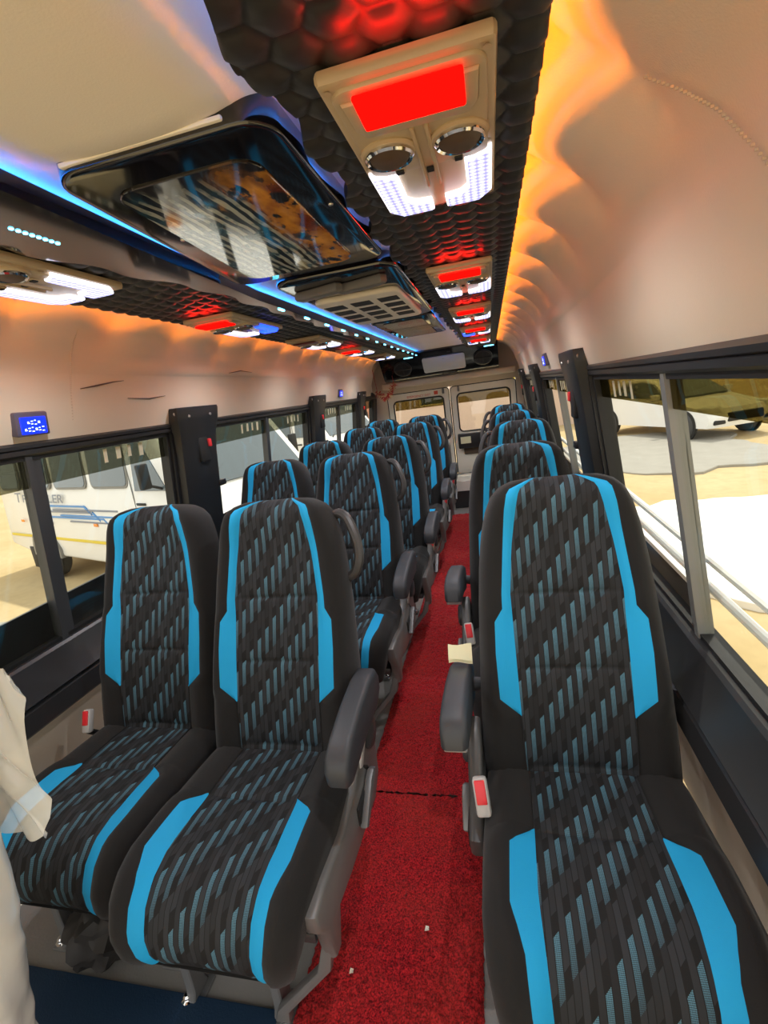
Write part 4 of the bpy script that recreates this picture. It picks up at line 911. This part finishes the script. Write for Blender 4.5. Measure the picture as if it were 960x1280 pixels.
# white minibus parked outside on the left: local +x is its nose, local y=0 its near side
def minibus(loc, rz, label, text=True, grp='parked minibuses'):
    e = empty('minibus', loc, rz); L, Wd = 5.6, 1.95
    side = [(0.0, 0.42), (-0.02, 0.62), (-0.10, 0.98), (-0.55, 1.12), (-0.68, 1.20), (-1.32, 2.05), (-1.55, 2.28), (-2.0, 2.40), (-5.2, 2.40), (-5.5, 2.30), (-5.6, 2.0), (-5.62, 0.45), (-5.0, 0.34), (-0.4, 0.32)]
    mb = MB()
    bm = bmesh.new(); lo = [bm.verts.new((p[0], 0.0, p[1])) for p in side]; hi = [bm.verts.new((p[0], Wd, p[1])) for p in side]; n = len(side)
    bm.faces.new(lo); bm.faces.new(hi[::-1])
    for i in range(n): bm.faces.new((lo[i], hi[i], hi[(i+1) % n], lo[(i+1) % n]))
    for v in bm.verts:     # roof narrower than the waist
        if v.co.z > 1.3: v.co.y += (0.10 if v.co.y < 1 else -0.10)*(v.co.z-1.3)/1.1
        if v.co.x > -0.3: v.co.y += 0.06 if v.co.y < 1 else -0.06
    bmesh.ops.recalc_face_normals(bm, faces=bm.faces[:]); bmesh.ops.bevel(bm, geom=bm.edges[:], offset=0.05, segments=3, profile=0.5, affect='EDGES'); mb.bm(bm); mb.build('body', 'white_paint', e, angle=45)
    def sx(z): return 0.10*(z-1.3)/1.1 if z > 1.3 else 0.0
    for far in (0, 1):
        def yy(z, t): return (sx(z)-t) if not far else Wd-sx(z)+t
        for (a, b, z0, z1) in ((-2.55, -1.75, 1.36, 1.90), (-3.55, -2.72, 1.36, 1.90), (-4.55, -3.72, 1.36, 1.90), (-5.35, -4.72, 1.36, 1.90)):
            pts = rrect(a, z0, b, z1, 0.07, 4)
            for nm, mt, g, t in (('window_seal', 'grey_paint', 0.03, 0.004), ('window_glass', 'car_glass', 0.0, 0.010)):
                pp = rrect(a-g, z0-g, b+g, z1+g, 0.07+g, 4); m2 = MB(); m2.add([(p[0], yy(p[1], t), p[1]) for p in pp]+[(p[0], yy(p[1], -0.02), p[1]) for p in pp], [tuple(range(len(pp))), tuple(range(len(pp), 2*len(pp)))[::-1]]+[(i, (i+1) % len(pp), len(pp)+(i+1) % len(pp), len(pp)+i) for i in range(len(pp))]); m2.build(nm, mt, e)
        # cab door glass
        pp = [(-0.98, 1.30), (-1.38, 1.86), (-1.58, 1.90), (-1.60, 1.30)]; m2 = MB(); m2.add([(p[0], yy(p[1], 0.008), p[1]) for p in pp]+[(p[0], yy(p[1], -0.02), p[1]) for p in pp], [(0,1,2,3),(7,6,5,4),(0,4,5,1),(1,5,6,2),(2,6,7,3),(3,7,4,0)]); m2.build('door_glass', 'car_glass', e)
        ys_ = yy(1.0, 0.006); d = -0.012 if not far else 0.012
        m2 = MB(); m2.rbox((-5.5, min(ys_, ys_-d), 0.60), (-0.9, max(ys_, ys_-d), 0.64), 0.003, 1); m2.build('rub_strip', 'yellow', e)
        m2 = MB(); m2.rbox((-1.62, min(ys_, ys_+d), 1.13), (-1.44, max(ys_, ys_+d), 1.16), 0.004, 2); m2.build('door_handle', 'rubber', e)
        m2 = MB(); m2.rbox((-1.675, min(ys_, ys_-d), 0.45), (-1.665, max(ys_, ys_-d), 2.1), 0.002, 1); m2.build('door_gap', 'grey_paint', e)
        # striped decal
        m2 = MB(); m3 = MB()
        def bar(m_, x0, z0, x1, z1, t_=0.022):
            m_.add([(x0, ys_, z0-t_/2), (x1, ys_, z1-t_/2), (x1, ys_, z1+t_/2), (x0, ys_, z0+t_/2), (x0, ys_-d, z0-t_/2), (x1, ys_-d, z1-t_/2), (x1, ys_-d, z1+t_/2), (x0, ys_-d, z0+t_/2)], [(0,1,2,3),(7,6,5,4),(0,4,5,1),(1,5,6,2),(2,6,7,3),(3,7,4,0)])
        bx = -4.0
        for q, (dx, z) in enumerate(((0.0, 1.10), (0.18, 1.02), (0.42, 0.94))):
            bar(m2 if q != 1 else m3, bx+dx-0.5, z, bx+dx+1.1, z); bar(m3 if q != 1 else m2, bx+dx+0.2, z-0.05, bx+dx+1.9-0.2*q, z-0.05)
            bar(m2, bx+dx+1.1, z, bx+dx+1.25, z-0.10, 0.03); bar(m3, bx+dx-0.5, z, bx+dx-0.35, z-0.10, 0.02)
        m2.build('stripe_decal', 'decal_blue', e); m3.build('stripe_decal', 'decal_grey', e)
        for x in (-4.9, -2.7):
            m2 = MB(); m2.rbox((x-0.05, min(ys_, ys_+d), 0.84), (x+0.05, max(ys_, ys_+d), 0.88), 0.006, 2); m2.build('side_marker', 'orange_lens', e)
        for x in (-1.15, -4.35):
            m2 = MB(); arc = [(x+0.44*math.cos(R(a)), 0.36+0.44*math.sin(R(a))) for a in range(-5, 186, 10)]; arc_i = [(x+0.385*math.cos(R(a)), 0.36+0.385*math.sin(R(a))) for a in range(-5, 186, 10)]
            n_ = len(arc); y_a, y_b = (ys_-0.02, ys_+0.06) if not far else (ys_-0.06, ys_+0.02)
            m2.add([(p[0], y_a, p[1]) for p in arc]+[(p[0], y_a, p[1]) for p in arc_i]+[(p[0], y_b, p[1]) for p in arc]+[(p[0], y_b, p[1]) for p in arc_i], sum([[(i, i+1, n_+i+1, n_+i), (2*n_+i, 3*n_+i, 3*n_+i+1, 2*n_+i+1), (i, 2*n_+i, 2*n_+i+1, i+1), (n_+i, n_+i+1, 3*n_+i+1, 3*n_+i)] for i in range(n_-1)], [])); m2.build('wheel_arch', 'grey_paint', e)
            m2 = MB(); m2.lathe([(0.385, -0.006), (0.385, 0.006)], 28, Matrix.Translation((x, yy(0.4, 0.002), 0.36)) @ Matrix.Rotation(R(90), 4, 'X')); m2.build('arch_lining', 'rubber', e)
            wheel(e, x, 0.05 if not far else Wd-0.05, 0.36, 0.20)
        mb = MB(); mb.rbox((-4.98, (-0.01 if not far else Wd-0.03), 0.10), (-4.78, (0.03 if not far else Wd+0.01), 0.44), 0.01, 2); mb.build('mud_flap', 'rubber', e)
        # mirror
        mb = MB(); ym = -0.16 if not far else Wd+0.16; mb.rbox((-1.12, ym-0.06, 1.35), (-1.05, ym+0.06, 1.62), 0.02, 2); mb.tube([(-1.08, ym, 1.4), (-1.05, 0.05 if not far else Wd-0.05, 1.3)], 0.015, 8); mb.build('mirror', 'rubber', e)
    # windscreen, bonnet line, grille, lamps
    ws = [(-0.74, 0.14, 1.26), (-0.74, Wd-0.14, 1.26), (-1.28, Wd-0.22, 1.98), (-1.28, 0.22, 1.98)]; nrm_ = Vector((0.75, 0, 0.60)).normalized()
    m2 = MB(); m2.add([tuple(Vector(p)+nrm_*0.03) for p in ws]+[tuple(Vector(p)-nrm_*0.02) for p in ws], [(0,1,2,3),(7,6,5,4),(0,4,5,1),(1,5,6,2),(2,6,7,3),(3,7,4,0)]); m2.build('windscreen', 'car_glass', e)
    m2 = MB(); m2.tube([(-0.70, 0.2, 1.24), (-0.92, 0.85, 1.53)], 0.012, 6); m2.tube([(-0.70, 1.0, 1.24), (-0.92, 1.6, 1.53)], 0.012, 6); m2.build('wiper', 'rubber', e)
    m2 = MB(); m2.rbox((-0.05, 0.6, 0.72), (0.02, Wd-0.6, 0.92), 0.02, 2); m2.build('grille', 'rubber', e)
    for y in (0.12, Wd-0.42):
        m2 = MB(); m2.rbox((-0.10, y, 0.72), (0.015, y+0.30, 0.92), 0.03, 3); m2.build('headlamp', 'headlamp', e)
    for y in (0.05, Wd-0.15):
        m2 = MB(); m2.rbox((-0.14, y, 0.95), (-0.02, y+0.10, 1.02), 0.015, 2); m2.build('indicator', 'orange_lens', e)
    m2 = MB(); m2.rbox((-0.15, 0.0, 0.36), (0.06, Wd, 0.58), 0.05, 3); m2.build('bumper', 'grey_paint', e)
    if text:
        for body, x, sz in (('T', -4.95, 0.21), ('RAVELLER', -4.70, 0.165)):
            text_mesh('lettering', body, sz, Matrix.Translation((x, -0.010, 1.15)) @ TXT @ Matrix.Scale(1.75, 4, (1, 0, 0)), 'decal_grey', e, shear=0.18, align='LEFT', offset=0.002)
    tag(e, label, 'minibus', grp); return e
minibus((-1.98, 4.05, GZ), R(-20.4), 'white minibus with blue stripes parked outside the left front windows')
minibus((-2.3, 9.6, GZ), R(-20.4), 'white minibus parked farther back outside the left windows', text=False)
# white car on the right
def white_car(loc, rz, label):
    e = empty('car', loc, rz)   # local +x nose, y centre
    prof = [(2.1, 0.30), (2.15, 0.52), (2.05, 0.70), (1.2, 0.88), (0.95, 0.93), (0.25, 1.36), (-0.2, 1.46), (-1.0, 1.44), (-1.75, 1.05), (-2.1, 0.98), (-2.18, 0.6), (-2.1, 0.28)]
    secs = [(0.0, 1.0), (0.45, 1.0), (0.75, 0.985), (0.86, 0.93)]; mb = MB(); rows = []
    for y, k in [(-a, b) for a, b in secs[::-1]]+secs[1:]:
        rows.append([(p[0]*(0.5+0.5*k), y*(1-0.22*max(0, p[1]-0.9)/0.5), 0.28+(p[1]-0.28)*(0.35+0.65*k if p[1] > 0.9 else k)) for p in prof])
    mb.grid(rows, closed_u=True); n = len(prof); o = len(mb.v); mb.f += [tuple(range(n)), tuple(range(o-n, o))]; mb.build('body', 'white_paint', e, angle=40)
    for s in (-1, 1):
        pp = [(0.72, 0.96), (0.20, 1.30), (-0.2, 1.37), (-0.95, 1.35), (-1.45, 1.02)]; m2 = MB(); f = lambda z: 0.875*(1-0.22*max(0, z-0.9)/0.5)
        m2.add([(p[0], s*f(p[1]), p[1]) for p in pp]+[(p[0], s*(f(p[1])-0.05), p[1]) for p in pp], [(0,1,2,3,4), (9,8,7,6,5)]+[(i, (i+1) % 5, 5+(i+1) % 5, 5+i) for i in range(5)]); m2.build('side_glass', 'car_glass', e)
        for x in (1.35, -1.35):
            m2 = MB(); m2.lathe([(0.38, -0.02), (0.38, 0.02)], 24, Matrix.Translation((x, s*0.86, 0.32)) @ Matrix.Rotation(R(90), 4, 'X')); m2.build('wheel_arch', 'rubber', e); wheel(e, x, s*0.82, 0.32, 0.2)
        m2 = MB(); m2.rbox((1.75, s*0.70-0.16, 0.62), (2.10, s*0.70+0.14, 0.76), 0.04, 3); m2.build('headlamp', 'headlamp', e)
        m2 = MB(); m2.rbox((0.55, s*1.0-0.09, 0.95), (0.70, s*1.0+0.09, 1.08), 0.03, 3); m2.build('mirror', 'white_paint', e)
        m2 = MB(); m2.rbox((1.95, s*0.62-0.15, 0.36), (2.13, s*0.62+0.15, 0.48), 0.03, 2); m2.build('fog_lamp', 'rubber', e)
    ws = [(0.98, -0.66, 0.95), (0.98, 0.66, 0.95), (0.28, 0.56, 1.36), (0.28, -0.56, 1.36)]; q = Vector((0.5, 0, 0.85)).normalized()
    m2 = MB(); m2.add([tuple(Vector(p)+q*0.03) for p in ws]+[tuple(Vector(p)-q*0.03) for p in ws], [(0,1,2,3),(7,6,5,4),(0,4,5,1),(1,5,6,2),(2,6,7,3),(3,7,4,0)]); m2.build('windscreen', 'car_glass', e)
    m2 = MB(); m2.rbox((2.0, -0.45, 0.40), (2.16, 0.45, 0.60), 0.04, 2); m2.build('grille', 'rubber', e)
    tag(e, label, 'car'); return e
white_car((5.05, 14.0, GZ), R(-68), 'white car parked outside beyond the right front window')
# buildings behind
def building(x0, y0, x1, y1, h, mat, label, wins):
    e = empty('building', ((x0+x1)/2, y0, GZ)); T = Matrix.Translation(-Vector(e.location)); mb = MB(); mb.box((x0, y0, GZ-0.1), (x1, y1, GZ+h), T); mb.build('wall', mat, e, smooth=False)
    mb = MB(); mb.rbox((x0-0.15, y0-0.2, GZ+h), (x1+0.15, y1+0.15, GZ+h+0.2), 0.03, 1, T); mb.build('parapet', 'cream', e)
    for (a, b, z0, z1, mt) in wins:
        mb = MB(); mb.rbox((a, y0-0.06, GZ+z0), (b, y0+0.02, GZ+z1), 0.02, 1, T); wf = mb.build('window', 'cream', e); mb = MB(); mb.box((a+0.08, y0-0.075, GZ+z0+0.08), (b-0.08, y0-0.055, GZ+z1-0.08), T); mb.build('window_pane', mt, wf, smooth=False)
    tag(e, label, 'building'); return e
building(-3.2, 19, 5.0, 25, 4.2, 'wall_pink', 'pinkish plastered building seen through the rear door windows', [(-2.2, -1.0, 1.3, 2.6, 'car_glass'), (2.8, 4.0, 1.3, 2.6, 'car_glass'), (0.4, 1.5, 1.7, 2.4, 'yellow')])
building(-22, 24, -6, 30, 5.0, 'wall_brick', 'reddish brick building far behind the parked minibuses', [(-20, -18.5, 1.3, 2.8, 'car_glass'), (-15, -13.5, 1.3, 2.8, 'car_glass'), (-10, -8.5, 1.3, 2.8, 'car_glass')])
